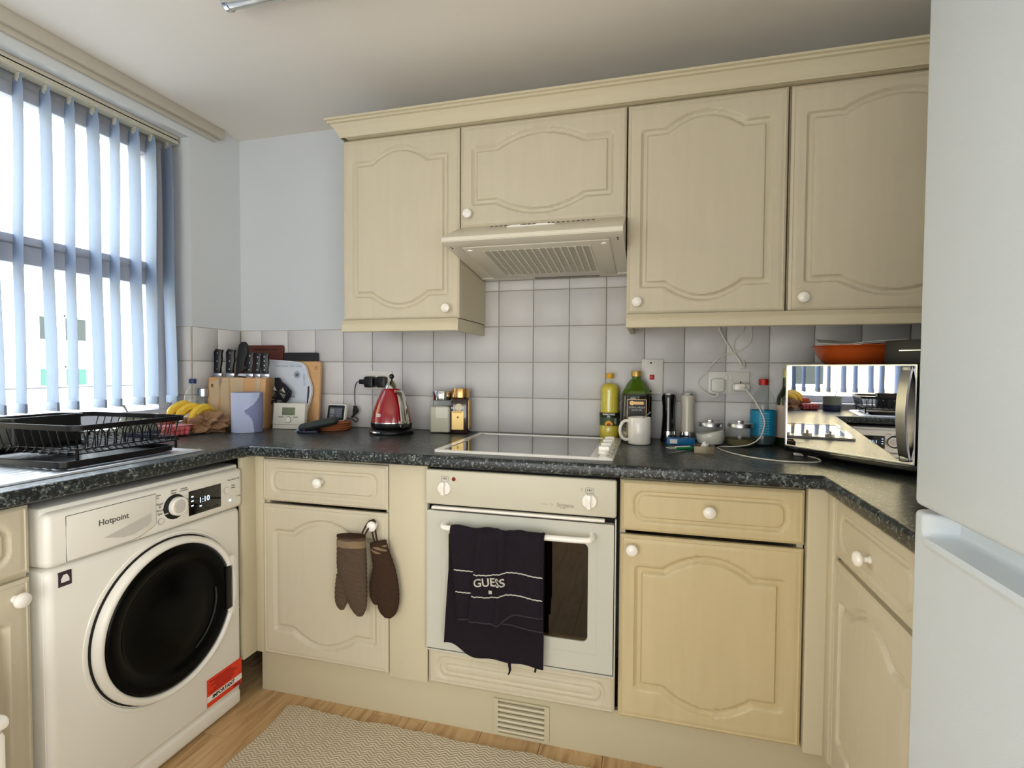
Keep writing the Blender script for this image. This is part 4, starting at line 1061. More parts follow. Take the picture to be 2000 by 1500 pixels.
bm = B(); box(bm, 2.408, 2.432, -.300, -.286, .912, .922, bev=.002, M=None); single('cable_plug', bm, M_knob, 'white plug end of the charging cable in front of the microwave', 'plug')
cable([(2.206, -.052, 1.100), (2.204, -.050, 1.088), (2.190, -.040, 1.084), (2.165, -.026, 1.098), (2.140, -.022, 1.125), (2.142, -.022, 1.150), (2.170, -.022, 1.18), (2.195, -.022, 1.215), (2.225, -.022, 1.240), (2.262, -.022, 1.250), (2.300, -.024, 1.268), (2.322, -.024, 1.300), (2.320, -.024, 1.36)],
      'thin white cable rising from the square charger in a wide curve to the cabinet')
cable([(2.206, -.030, 1.360), (2.212, -.028, 1.335), (2.238, -.024, 1.285), (2.262, -.022, 1.248), (2.278, -.020, 1.225), (2.292, -.022, 1.205), (2.290, -.026, 1.190)], 'thicker white cable dropping from the cabinet to the cable hook', r=.0035)
cable([(2.295, -.024, 1.36), (2.292, -.024, 1.33), (2.268, -.022, 1.300), (2.262, -.022, 1.270), (2.272, -.022, 1.238), (2.284, -.024, 1.224)], 'short thin white cable curving down between two others to the hook')
bm = B(); tube(bm, spline([(2.282, -.010, 1.226), (2.284, -.020, 1.222), (2.290, -.026, 1.200), (2.296, -.028, 1.192), (2.301, -.024, 1.205), (2.299, -.012, 1.220)], 5), .0035, 7); single('cable_hook', bm, M_plate, 'small white adhesive hook holding the cables on the tiles', 'hook')

# ceiling light (only its corner in view)
cl = thing('ceiling_light', 'chrome-edged ceiling strip light at the top edge', 'light', (1.2, -.85, H))
bm = B(); box(bm, .752, 1.75, -.872, -.828, 2.250, H-.001, bev=.003); obj('body', bm, mat('light_chrome_dark', (110, 98, 84), .3, metal=.9), cl, world=True)
bm = B(); lathe(bm, [(0, 0), (.0215, 0), (.0215, .98), (0, .98)], c=(.760, -.850, 2.252), axis='X', seg=32); obj('diffuser', bm, mat('diffuser_glassy', (205, 204, 196), .12, metal=.7), cl, world=True)
bm = B(); lathe(bm, [(0, 0), (.0225, 0), (.0245, .003), (.0245, .016), (.022, .018)], c=(.744, -.850, 2.2525), axis='X', seg=32); box(bm, .744, .762, -.8745, -.8255, 2.253, H-.001, bev=.003); obj('end_cap', bm, M_chrome, cl, world=True)

# ================================================================ THINGS ON THE WORKTOP
T0 = .9105
def bottle(bm, prof, c, seg=36, **k): lathe(bm, prof, c=c, seg=seg, **k)
def aim(c):  # rotation so that local -Y faces the camera
    return math.atan2(-2.12-c[1], 1.96-c[0])+R(90)
# ---- kettle
kc = (.902, -.148, T0); kt = thing('kettle', 'shiny red cone-shaped kettle with chrome lid and handle on its round base', 'kettle', kc)
M_kred = mat('kettle_red', (150, 8, 24), .2, coat=.8, spec=.6)
def kp(n, bm, m, p=kt, **k): return obj(n, bm, m, p, smooth=k.pop('smooth', 40), **k)
bm = B(); lathe(bm, [(0, 0), (.088, 0), (.093, .004), (.093, .012), (.086, .019), (0, .020)], seg=48); kb = kp('power_base', bm, M_black)
bm = B(); lathe(bm, [(.0935, .006), (.0945, .009), (.093, .0125), (.090, .014)], seg=48, a0=190, a1=268); kp('base_ring', bm, M_chrome, kb)
bm = B(); lathe(bm, [(.078, .021), (.084, .026), (.086, .034), (.0865, .044), (.084, .046)], seg=48); kp('foot_band', bm, M_black)
bm = B(); prof = [(.084, .046), (.0855, .050)]
for k in range(22):
    t = k/21; z = .050+.135*t; r_ = .0855-.022*t-.026*t**2.3; prof.append((r_, z))
prof += [(.034, .188), (.031, .189)]
body_prof = prof
lathe(bm, prof, seg=56); kbody = kp('body', bm, M_kred, smooth=60)
bm = B(); lathe(bm, [(.0858, .045), (.0865, .0475), (.0858, .050)], seg=56); kp('trim_ring', bm, M_chrome, kbody)
bm = B(); lathe(bm, [(.0315, .187), (.0305, .190), (.022, .207), (.012, .219), (.006, .223), (0, .224)], seg=40); lid = kp('lid', bm, M_chrome)
bm = B(); lathe(bm, [(.003, .222), (.003, .228), (.007, .230), (.0105, .236), (.0105, .243), (.007, .248), (0, .2495)], seg=24); kp('lid_knob', bm, M_black, lid, smooth=60)
# handle: chrome fin on the right, facing slightly to the room
Mh = Matrix.Rotation(R(-28), 4, 'Z')
def hsec(P, wd, mm, nm, th=.004):
    b_ = B(); S_ = spline([(x, 0, z) for x, z in P], 6); A = []
    for i, p in enumerate(S_):
        w2 = wd(i/(len(S_)-1))/2; A.append([b_.verts.new((p.x, s*w2, p.z)) for s in (-1, -.6, 0, .6, 1)])
        for s, v in zip((-1, -.6, 0, .6, 1), A[-1]): v.co.x -= .006*abs(s)**2
    for a, c2 in zip(A, A[1:]):
        for q in range(4): b_.faces.new((a[q], a[q+1], c2[q+1], c2[q]))
    solid(b_, th); b_.transform(Mh); return kp(nm, b_, mm, smooth=60)
hh = hsec([(.040, .174), (.052, .180), (.068, .172), (.083, .140), (.096, .095), (.104, .055), (.103, .046)], lambda t: .030+.016*t, M_chrome, 'handle')
hsec([(.046, .168), (.056, .171), (.066, .162), (.079, .130), (.090, .090), (.097, .055)], lambda t: .024+.012*t, M_black, 'handle_inner', .003)
b_ = B(); prism(b_, [(.030, .165), (.030, .182), (.052, .181), (.052, .172)], -.014, .014, 'XZ', bev=.002); b_.transform(Mh); kp('handle_bracket', b_, M_chrome)
b_ = B(); prism(b_, [(.070, .046), (.076, .058), (.100, .062), (.103, .046)], -.020, .020, 'XZ', bev=.002); prism(b_, [(.070, .030), (.070, .045), (.104, .045), (.098, .030)], -.022, .022, 'XZ', bev=.002, mi=1); b_.transform(Mh)
kp('handle_foot', b_, [M_chrome, M_black])
ang = R(-104); br = .0822
b_ = B(); P = [(br+.0012 if True else 0, 0)]
bd = B()
pts = rrect(-.0125, .0125, -.006, .006, .0058, 5); vs = []
for a, z in pts:
    th = ang + a/br; rr = .0790-.0*z; vs.append(bd.verts.new(((rr+.0022-.16*z)*math.cos(th), (rr+.0022-.16*z)*math.sin(th), .080+z)))
bd.faces.new(vs); solid(bd, .0012); lb = kp('badge', bd, M_paper)
o = text('lettering', "De'Longhi", .0062, M_kred, kt, Matrix.Translation((kc[0]+.0815*math.cos(ang), kc[1]+.0815*math.sin(ang), kc[2]+.080)) @ Matrix.Rotation(ang+R(90), 4, 'Z') @ Matrix.Rotation(R(84), 4, 'X'), depth=.0002)

# ---- kitchen roll
kr = thing('kitchen_roll', 'blue kitchen roll standing on end, torn sheet edge down its side', 'kitchen roll', (.296, -.292, T0))
M_roll = mat('blue_tissue', (190, 200, 232), .95, bump=.5, bscale=260); M_roll_shaded = mat('blue_tissue_shaded', (142, 150, 192), .95, bump=.5, bscale=260)  # two tissue tones: the darker one puts the roll's shaded side into colour
bm = B(); lathe(bm, [(.020, 0), (.060, 0), (.061, .003), (.061, .166), (.059, .168), (.020, .167), (.020, 0)], seg=48); obj('roll', bm, M_roll_shaded, kr)
bm = B()   # outer sheet, ends in a torn edge
tear = [(0, 2), (.1, -3), (.2, -15), (.3, -28), (.38, -45), (.45, -58), (.5, -54), (.6, -38), (.7, -30), (.85, -26), (1, -24)]
def tearu(v):
    for (a, b2), (c2, d2) in zip(tear, tear[1:]):
        if a <= v <= c2: return b2+(d2-b2)*(v-a)/(c2-a)
    return .6
def sheet(u, v):
    vv = 1-v; jag = .02*math.sin(v*70)+.012*math.sin(v*143+1)
    a_end = R(tearu(v)+jag*60); a = R(120) + (a_end+2*math.pi-R(120))*u
    r_ = .0616+(.0025*math.exp(-((1-u)/.02)**2))
    return (r_*math.cos(a), r_*math.sin(a), .0005+.167*vv)
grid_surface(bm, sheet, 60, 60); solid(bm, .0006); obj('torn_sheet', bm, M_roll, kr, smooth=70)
bm = B(); lathe(bm, [(.021, .001), (.021, .168), (.0185, .168), (.0185, .001)], seg=24); obj('core', bm, mat('cardboard', (168, 140, 104), .9), kr)

# ---- knife block and knives
kbx = thing('knife_block', 'beech knife block standing in the left corner with six black-handled knives', 'knife block', (.166, -.180, T0), R(18))
M_beech = mat('beech', (206, 160, 108), .5, noise=.12, nscale=12, stretch=(1, 8, 8)); M_beech2 = mat('beech_panel', (200, 176, 142), .5, noise=.08, nscale=12, stretch=(1, 8, 8))
bm = B(); prism(bm, [(-.136, 0), (.116, 0), (.126, .226), (-.124, .230)], -.045, .045, 'XZ', bev=.004); obj('block', bm, M_beech, kbx)
for P_ in ([(-.119, .205), (-.064, .228), (-.086, .06), (-.116, .04)][::-1], [(-.080, .228), (-.036, .228), (-.030, .03), (-.066, .06)], [(.085, .226), (.105, .226), (.095, .03), (.080, .03)], [(-.030, .228), (.030, .228), (.026, .10), (-.022, .09)]):
    bm = B(); prism(bm, P_, -.047, -.0455, 'XZ'); obj('blade_outline', bm, M_beech2, kbx)
bm = B(); box(bm, .010, .030, -.0462, -.0452, .03, .06); box(bm, -.112, -.102, -.0476, -.0470, .185, .200); obj('burnt_mark', bm, mat('burnt_wood', (120, 92, 60), .7), kbx, smooth=None)
def knife(x, lean, length, wd, label, sweep=0, bolster=True, rivets=3, z0=.231, big=False):
    Mk = WM[kbx] @ Matrix.Translation((x, -.012, z0)) @ Matrix.Rotation(R(lean), 4, 'Y')
    t = thing('knife', label, 'knife', tuple(Mk.translation), 0, 'knives in the block')
    def pk(n, b_, m): b_.transform(Mk); return obj(n, b_, m, t, world=True, smooth=40)
    L = length; w_ = wd
    if big:
        P = [(-.026, .0), (.000, .012), (.026, .036), (.012, .040), (.010, .052), (.022, .10), (.020, .135), (.008, .150), (-.008, .148), (-.018, .135), (-.022, .09), (-.026, .05)]
    else:
        P = [(-w_*.45, .018), (w_*.45, .018), (w_*.42, L*.35), (w_*.58, L*.62), (w_*.50, L*.84), (w_*.66, L), (-w_*.30, L*1.03), (-w_*.55, L*.9), (-w_*.48, L*.55), (-w_*.50, L*.3)]
    b_ = B(); prism(b_, P, -.0085, .0085, 'XZ', bev=.003); h = pk('handle', b_, M_rubber if big else M_black)
    if not big:
        b_ = B(); box(b_, -w_*.5, w_*.62, -.0075, .0075, .002, .018, bev=.002); pk('bolster', b_, M_steel)
        b_ = B()
        for k in range(rivets): lathe(b_, [(0, 0), (.0032, 0), (.0028, .001), (0, .0012)], c=(0, -.0085, .035+(L-.05)*k/(rivets-1)), axis='-Y', seg=10)
        b_.transform(Mk); obj('rivet', b_, M_chrome, h, world=True)
    b_ = B(); box(b_, -w_*.45, w_*.45, -.0012, .0012, -.006, .006); pk('blade', b_, M_steel)
knife(-.100, 2, .122, .032, 'knife with three rivets, leftmost in the knife block', z0=.231)
knife(-.046, 2, .122, .034, 'knife with three rivets, second from left in the knife block')
knife(.008, 3, .15, .04, 'large thick plain black handle rising above the other knives', big=True, z0=.240)
knife(.040, 3, .112, .028, 'slim knife just right of the large plain black handle', z0=.229)
knife(.075, 3, .108, .024, 'slimmest knife handle, second from right in the knife block', z0=.228)
knife(.109, 0, .110, .032, 'rightmost knife in the block with four bright rivets', rivets=4, z0=.228)

# ---- boards and tray leaning on the back wall
def board(label, x0, x1, z1, y0, t_, m, r_=.012, extra=None, lean=.02, z0=T0):
    b_ = B(); prism(b_, rrect(x0, x1, z0, z1, r_, 5), y0-t_, y0, 'XZ', bev=min(.003, t_*.3))
    for v in b_.verts: v.co.y -= lean*(z1-v.co.z)/(z1-z0)
    return b_
wb_ = thing('chopping_board', 'dark reddish-brown wooden chopping board, tallest, behind the knives', 'chopping board', (.12, -.02, T0))
M_rb = mat('dark_red_wood', (92, 44, 34), .45, noise=.25, nscale=14, stretch=(1, 8, 6))
bm = board('', -.018 if False else .012, .262, 1.292, -.011, .014, M_rb); obj('board', bm, M_rb, wb_, world=True)
bm = B(); box(bm, .10, .235, -.0262, -.0252, 1.268, 1.273); obj('groove', bm, M_dark, wb_, world=True, smooth=None)
bm = board('', .262+.004, .452, 1.256, -.011, .012, M_black, r_=.008); single('chopping_board', bm, mat('black_board', (38, 38, 42), .6, bump=.3), 'flat black chopping board standing behind the white tray', 'chopping board')
wb2 = thing('chopping_board', 'pale beech chopping board standing behind the white tray, right end showing', 'chopping board', (.33, -.05, T0))
bm = board('', .19, .486, 1.214, -.034, .016, M_beech, r_=.016, lean=.022); obj('board', bm, mat('beech_board', (212, 168, 118), .5, noise=.12, nscale=10, stretch=(1, 8, 6)), wb2, world=True)
bm = B(); lathe(bm, [(.008, 0), (.0085, .0006), (.006, .0006), (.006, 0)], c=(.466, -.0535, 1.182), axis='-Y', seg=20); obj('stamp', bm, mat('burnt_stamp', (150, 110, 70), .7), wb2, world=True)
tr = thing('tray', 'white plastic tray with grey script lettering and compass print, leaning on the boards', 'tray', (.29, -.075, T0))
M_tray = mat('tray_white', (214, 222, 234), .35)
def tr_out(sc):
    P = [(.15, .925), (.15, 1.218), (.20, 1.222), (.30, 1.218), (.395, 1.208), (.425, 1.185), (.438, 1.15), (.460, 1.10), (.462, 1.06), (.447, 1.0), (.432, .96), (.417, .925)]
    S_ = spline([(x, 0, z) for x, z in P], 4); cx_, cz_ = .25, 1.07
    return [(cx_+(p.x-cx_)*sc, cz_+(p.z-cz_)*sc) for p in S_]
tl = lambda v: None
def lean_t(b_):
    for v in b_.verts: v.co.y -= .030*(1.222-v.co.z)/.3
bm = B(); prism(bm, tr_out(.97), -.063, -.060, 'XZ'); lean_t(bm); obj('base', bm, M_tray, tr, world=True)
bm = B(); ring_prism(bm, tr_out(1.0), tr_out(.965), -.072, -.060); lean_t(bm); obj('rim', bm, mat('tray_rim', (226, 230, 238), .3), tr, world=True)
bm = B(); prism(bm, rrect(.4435, .4495, 1.02, 1.10, .003, 4), -.0735, -.0715, 'XZ'); lean_t(bm); obj('grip_slot', bm, mat('slot_maroon', (60, 30, 36), .6), tr, world=True)
M_script = mat('script_grey', (150, 158, 172), .6)
def tray_M(x, z): return Matrix.Translation((x, -.0638-.030*(1.222-z)/.3, z)) @ Matrix.Rotation(R(90+5.7), 4, 'X')
text('lettering', 'Your Dreams   Enjoy Today', .0125, M_script, tr, tray_M(.325, 1.192), shear=.3, depth=.0002)
text('lettering', 'Follow Your Dreams', .012, M_script, tr, tray_M(.418, 1.105) @ Matrix.Rotation(R(-90), 4, 'Z'), shear=.3, depth=.0002)
bm = B()
def at_tray(x, z): return Vector((x, -.0642-.030*(1.222-z)/.3, z))
c_ = at_tray(.375, 1.150)
for k in range(16):
    a = 2*math.pi*k/16; L_ = .024 if k % 4 == 0 else (.018 if k % 2 == 0 else .012)
    tube(bm, [c_, c_+Vector((L_*math.cos(a), 0, L_*math.sin(a)))], [.0012, .0002], 4)
tube(bm, [c_+Vector((.016*math.cos(2*math.pi*k/24), 0, .016*math.sin(2*math.pi*k/24))) for k in range(24)], .0008, 4, closed=True)
tube(bm, [c_+Vector((.010*math.cos(2*math.pi*k/24), 0, .010*math.sin(2*math.pi*k/24))) for k in range(24)], .0008, 4, closed=True)
obj('compass_print', bm, mat('compass_grey', (110, 116, 126), .6), tr, world=True, kind='stuff')
bm = B()
for (x, z, s) in ((.352, 1.052, 1), (.366, 1.049, .8)):
    c_ = at_tray(x, z); tube(bm, [c_+Vector((-.009*s, 0, .003)), c_, c_+Vector((.007*s, 0, -.002))], [.0004, .0018, .0004], 5)
obj('bird_print', bm, M_black, tr, world=True)
# faceted black ornament standing in front of the tray
M_geo = mat('geometric_black', (22, 24, 32), .35); M_geo2 = mat('geometric_silver', (150, 150, 148), .3, metal=.6)
GX = lambda x: max(.290, .228+(x-.215)*1.28)
go = thing('geometric_trivet', 'black faceted metal lattice piece between the knife block and the white tray', 'trivet', (.285, -.125, T0))
bm = B(); prism(bm, [(GX(x), z) for x, z in [(.215, .912), (.215, 1.138), (.282, 1.138), (.292, 1.118), (.306, 1.108), (.332, 1.078), (.330, 1.055), (.280, .985), (.262, .930), (.250, .912)]], -.118, -.108, 'XZ', bev=.002); obj('plate', bm, M_geo, go, world=True)
random.seed(3)
P2 = [(.225, 1.10), (.25, 1.105), (.285, 1.10), (.315, 1.085), (.23, 1.07), (.262, 1.075), (.30, 1.062), (.325, 1.062), (.228, 1.035), (.256, 1.04), (.288, 1.035), (.228, 1.0), (.255, 1.005), (.275, 1.0)]
tri = [(0, 1, 4), (1, 5, 4), (2, 3, 6), (2, 6, 5), (3, 7, 6), (4, 5, 8), (5, 9, 8), (5, 6, 10), (6, 7, 10), (9, 10, 12), (8, 9, 11), (10, 13, 12)]
for k, (a, b2, c2) in enumerate(tri):
    q = [(.228+(x-.200)*1.28, z) for x, z in (P2[a], P2[b2], P2[c2])]
    if min(p[0] for p in q) < .262: q = [(max(p[0], .292), p[1]) for p in q]
    if max(p[0] for p in q)-min(p[0] for p in q) < .008: continue
    mx_, mz_ = sum(p[0] for p in q)/3, sum(p[1] for p in q)/3
    b_ = B(); V3 = [b_.verts.new((mx_+(x-mx_)*.72, -.1185, mz_+(z-mz_)*.72)) for x, z in q]; ap = b_.verts.new((mx_+random.uniform(-.004, .004), -.124, mz_))
    for i in range(3): b_.faces.new((V3[i], V3[(i+1) % 3], ap))
    b_.faces.new(V3[::-1]); bmesh.ops.recalc_face_normals(b_, faces=b_.faces[:]); obj('facet', b_, M_geo2 if k % 2 else M_geo, go, world=True, smooth=None)

# ---- heating programmer
hp_ = thing('heating_controller', 'white heating controller with small green-grey screen and round dial, propped up', 'controller', (.402, -.160, T0), R(6))
bm = B(); box(bm, -.077, .077, -.012, .014, 0, .115, bev=.004); 
for v in bm.verts: v.co.y += .012*v.co.z/.115
hb_ = obj('body', bm, mat('controller_white', (222, 220, 208), .4), hp_)
def hq(n, b_, m, p=hp_):
    for v in b_.verts: v.co.y += .012*v.co.z/.115
    return obj(n, b_, m, p)
b_ = B(); box(b_, -.077, .077, -.0125, -.0115, .019, .0205); hq('seam', b_, M_ink)
b_ = B(); box(b_, -.032, .030, -.0135, -.0115, .062, .096, bev=.0006); hq('screen', b_, mat('lcd', (118, 128, 104), .25), hp_)
b_ = B(); lathe(b_, [(.0145, 0), (.0145, .001), (.0118, .0015), (.0118, .005), (0, .006)], c=(-.001, -.012, .042), axis='-Y', seg=28); hq('dial', b_, M_knob)
b_ = B(); lathe(b_, [(.0150, -.0005), (.0150, .0012), (.0128, .0016)], c=(-.001, -.012, .042), axis='-Y', seg=28); hq('dial_ring', b_, M_ink)
for x in (-.036, .034): b_ = B(); box(b_, x-.012, x+.012, -.0145, -.0115, .052, .0555, bev=.001); hq('button', b_, M_ink)

# ---- cork trivets, smart display, case, letters
cw = mat('orange_brown_cork', (158, 92, 54), .7, noise=.2, nscale=60)
for k in range(4):
    b_ = B(); lathe(b_, [(0, 0), (.074, 0), (.078, .003), (.078, .006), (.074, .0088), (0, .009)], seg=40)
    single('round_trivet', b_, cw, ('bottom', 'second lowest', 'third from bottom', 'top')[k]+' round brown trivet of the stack under the smart display', 'trivet', 'stacked round trivets', base=(0, 0, 0)).location = (.592+.003*(k % 2), -.112, T0+.0092*k)
sd = thing('smart_display', 'small white-framed electronic display with black screen standing on the trivets', 'display', (.594, -.085, T0+.037), R(-6))
def sq(n, b_, m, p=sd):
    for v in b_.verts: v.co.y += .18*v.co.z
    return obj(n, b_, m, p)
b_ = B(); prism(b_, rrect(-.049, .049, 0, .072, .008), -.012, .006, 'XZ', bev=.003); sq('body', b_, M_knob)
b_ = B(); prism(b_, rrect(-.0455, .0455, .0035, .0685, .006), -.0135, -.0115, 'XZ', bev=.0005); sc = sq('bezel', b_, M_black)
b_ = B(); box(b_, -.035, .035, -.0142, -.013, .013, .058); sq('screen', b_, mat('screen_grey', (92, 96, 104), .25), sd)
b_ = B()
for (x0, x1, z0, z1) in ((-.030, -.008, .030, .052), (-.028, -.010, .018, .025), (.004, .030, .047, .050), (.004, .028, .038, .041), (.004, .030, .029, .032), (.004, .024, .020, .023)): box(b_, x0, x1, -.0145, -.0141, z0, z1)
sq('screen_icons', b_, mat('icon_grey', (136, 140, 146), .4), sd)
gc = thing('glasses_case', 'dark grey-green soft case lying at a slant on the trivets', 'case', (.572, -.215, T0))
b_ = B()
A_ = Vector((.535, -.258, T0+.020)); Bc_ = Vector((.675, -.200, T0+.052))
P = [A_+(Bc_-A_)*t for t in (0, .04, .2, .5, .8, .96, 1)]; tube(b_, P, [.020, .026, .028, .029, .028, .025, .018], 18, flat=.62); obj('case_body', b_, mat('case_green', (42, 52, 50), .55, bump=.3, bscale=300), gc, world=True, smooth=60)
b_ = B(); tube(b_, [A_+Vector((-.004, -.002, -.002)), A_+Vector((.006, .003, .001))], [.016, .021], 16, flat=.6); obj('case_mouth', b_, M_black, gc, world=True)
b_ = B(); tube(b_, spline([A_+Vector((-.002, -.006, -.006)), A_+Vector((.012, -.016, -.012)), A_+Vector((.03, -.016, -.012)), A_+Vector((.022, -.012, -.004))], 5), .002, 6); obj('strap', b_, mat('strap_purple', (120, 60, 120), .5), gc, world=True)
b_ = B(); Ml = Matrix.Translation((.548, -.210, T0+.022)) @ Matrix.Rotation(R(22), 4, 'Z') @ Matrix.Rotation(R(-12), 4, 'Y') @ Matrix.Rotation(R(10), 4, 'X'); box(b_, -.055, .055, -.035, .035, 0, .0015, M=Ml)
lt = single('letter', b_, M_paper, 'white and blue folded letter under the dark glasses case', 'letter')
WM[lt] = Matrix.Translation(lt.location)
b_ = B(); box(b_, -.053, .010, -.0352, -.002, .0015, .002, M=Ml); obj('blue_panel', b_, mat('letter_blue', (70, 160, 206), .6), lt, world=True, smooth=None)
b_ = B(); box(b_, -.038, .045, -.030, .022, 0, .010, bev=.003, M=Matrix.Translation((.562, -.244, T0)) @ Matrix.Rotation(R(20), 4, 'Z')); single('wallet', b_, mat('wallet_navy', (24, 34, 62), .5), 'dark navy wallet flat on the worktop under the slanting case', 'wallet')

# ---- fruit corner
def banana(label, P, r_, group='bananas'):
    t = thing('banana', label, 'banana', tuple(P[0]), 0, group)
    S_ = spline(P, 6); n = len(S_); rr = [r_*min(1, .30+2.6*(i/(n-1)))*min(1, .22+2.4*(1-i/(n-1))) for i in range(n)]
    b_ = B(); tube(b_, S_, rr, 7); obj('peel', b_, mat('banana_yellow', (236, 196, 62), .5, noise=.12, nscale=20), t, world=True, smooth=50)
    b_ = B(); d = (S_[0]-S_[1]).normalized(); tube(b_, [S_[0], S_[0]+d*.006], [.0045, .004], 7); obj('tip', b_, mat('banana_tip', (88, 66, 38), .7), t, world=True)
    b_ = B(); d = (S_[-1]-S_[-2]).normalized(); tube(b_, [S_[-1]-d*.004, S_[-1]+d*.014], [.007, .0055], 7); obj('stem', b_, mat('banana_stem', (170, 140, 60), .6), t, world=True)
banana('yellow banana furthest left of the three, top of the bunch', [(.072, -.468, .974), (.066, -.448, 1.003), (.064, -.415, 1.022), (.070, -.378, 1.026), (.080, -.345, 1.012)], .0185)
banana('middle banana of the three in the bunch', [(.108, -.462, .966), (.102, -.438, .996), (.100, -.405, 1.013), (.106, -.365, 1.016), (.114, -.338, 1.002)], .018)
banana('rightmost banana of the three, resting on the paper bag', [(.146, -.440, .958), (.138, -.412, .988), (.134, -.375, 1.009), (.136, -.335, 1.010), (.140, -.308, .992)], .0185)
def lump(b_, c, s, seed, amp=.16, sub=3, ic=0):
    r = random.Random(seed); g = bmesh.ops.create_icosphere(b_, subdivisions=sub, radius=1)['verts']
    ks = [(Vector((r.uniform(-1, 1), r.uniform(-1, 1), r.uniform(-1, 1))).normalized(), r.uniform(3, 7), r.uniform(0, 6)) for _ in range(9)]
    for v in g:
        f = 1+sum(amp/3*math.sin(k*v.co.dot(d)*2+p) for d, k, p in ks); v.co = Vector((v.co.x*s[0]*f, v.co.y*s[1]*f, max(-s[2]*.8, v.co.z*s[2]*f)))+Vector(c)
    return g
b_ = B(); g = lump(b_, (.150, -.352, T0+.036), (.066, .078, .044), 5, .34, 4)
for v in b_.verts: v.co.z = max(v.co.z, T0+.0005)
single('paper_bag', b_, mat('brown_paper', (160, 124, 92), .85, noise=.12, nscale=30, bump=.7, bscale=60), 'crumpled brown paper bag under the bananas', 'bag', smooth=18)
b_ = B(); prism(b_, [(.19, .945), (.165, .965), (.20, .980), (.232, .986), (.224, .972), (.240, .962), (.230, .945), (.210, .935)], -.315, -.312, 'XZ'); 
for v in b_.verts: v.co.y += (v.co.x-.2)*.9
o = obj('bag_flap', b_, MATS['brown_paper'], bpy.data.objects['paper_bag'], world=True, smooth=None)
mg = thing('mango', 'reddish mango just behind the left end of the bananas', 'fruit', (.065, -.488, T0))
b_ = B(); lump(b_, (.062, -.478, .960), (.035, .042, .034), 9, .05, 3); obj('skin', b_, mat('mango_skin', (176, 80, 56), .45, noise=.3, nscale=18), mg, world=True, smooth=80)
b_ = B(); lump(b_, (.045, -.480, .9285), (.034, .040, .024), 19, .05, 3); single('onion', b_, mat('onion_skin', (186, 122, 74), .5, noise=.15, nscale=14), 'brown onion low beside the mango', 'onion', smooth=80)
pn = thing('fruit_punnet', 'clear plastic punnet of pink-red fruit with film lid, behind the dish rack corner', 'punnet', (.135, -.505, T0), R(-14))
b_ = B(); lathe(b_, [(0, .001), (.052, .001), (.055, .004), (.064, .040), (.068, .041), (.068, .043)], seg=4, M=Matrix.Diagonal((1.0, 1.25, 1, 1)) @ Matrix.Rotation(R(45), 4, 'Z')); solid(b_, .0008); obj('punnet_shell', b_, glass('punnet_plastic', (255, 240, 240), 1.0, .98), pn)
M_pk = mat('pink_fruit', (240, 150, 156), .35, noise=.25, nscale=30); r_ = random.Random(2)
fi = 0
for gx in range(4):
    for gy in range(5):
        for gz in range(2):
            b_ = B(); bmesh.ops.create_icosphere(b_, subdivisions=2, radius=.0105)
            obj('berry', b_, M_pk, pn, smooth=80, loc=(-.027+.018*gx+r_.uniform(-.002, .002), -.040+.020*gy+r_.uniform(-.002, .002), .0125+.0155*gz))
b_ = B(); box(b_, -.046, .046, -.058, .058, .0432, .0446, bev=.0005); obj('film_lid', b_, mat('pink_film', (240, 170, 178), .3, alpha=.45), pn)
# small bottles in the window corner
wbt = thing('water_bottle', 'clear plastic bottle with dark blue cap in the window corner', 'bottle', (.042, -.325, T0))
b_ = B(); lathe(b_, [(0, 0), (.032, 0), (.035, .006), (.035, .045), (.033, .05), (.035, .055), (.035, .120), (.033, .145), (.026, .168), (.016, .185), (.0125, .192), (.0125, .205)], seg=32); obj('bottle_body', b_, M_clear, wbt, smooth=60)
b_ = B(); lathe(b_, [(.0145, .203), (.0150, .205), (.0150, .222), (.0138, .224), (0, .224)], seg=28); obj('cap', b_, mat('navy_cap', (34, 52, 110), .4), wbt)
b_ = B(); lathe(b_, [(.0353, .060), (.0353, .110)], seg=32); obj('label', b_, mat('clear_label', (200, 206, 208), .5, alpha=.35), wbt)
spj = thing('spice_jar', 'small glass jar with steel lid between the blue-capped bottle and the knife block', 'jar', (.040, -.268, T0))
b_ = B(); lathe(b_, [(0, 0), (.024, 0), (.026, .004), (.026, .135), (.022, .146)], seg=28); obj('jar_body', b_, M_clear, spj, smooth=60)
b_ = B(); lathe(b_, [(.023, .143), (.0245, .145), (.0245, .178), (.023, .180), (0, .180)], seg=28); obj('lid', b_, M_steel, spj)
b_ = B(); lathe(b_, [(0, .002), (.0245, .002), (.0245, .100), (0, .104)], seg=24); obj('contents', b_, mat('spice_grey', (128, 130, 128), .9), spj)
# pot behind the rack
ptt = thing('stoneware_pot', 'cream and blue stoneware mug-shaped pot with a spoon, behind the dish rack', 'pot', (.135, -.640, T0))
b_ = B(); lathe(b_, [(0, .0), (.052, .0), (.056, .004), (.056, .040)], seg=36); obj('base_glaze', b_, mat('blue_glaze', (52, 66, 104), .3, coat=.4), ptt)
b_ = B(); lathe(b_, [(.056, .040), (.057, .092), (.058, .096), (.056, .098), (.053, .094), (.052, .008), (0, .006)], seg=36); obj('pot_body', b_, mat('sage_glaze', (150, 156, 140), .3, coat=.4), ptt)
b_ = B(); lathe(b_, [(.015, 0), (.015, .001), (0, .001)], c=(.047, -.032, .045), axis='X', seg=20, M=Matrix.Rotation(R(0), 4, 'Z')); b_.free()
b_ = B(); tube(b_, spline([(-.050, -.005, .08), (-.080, -.01, .07), (-.080, -.01, .035), (-.052, -.005, .022)], 5), .007, 10); obj('handle', b_, MATS['sage_glaze'], ptt)
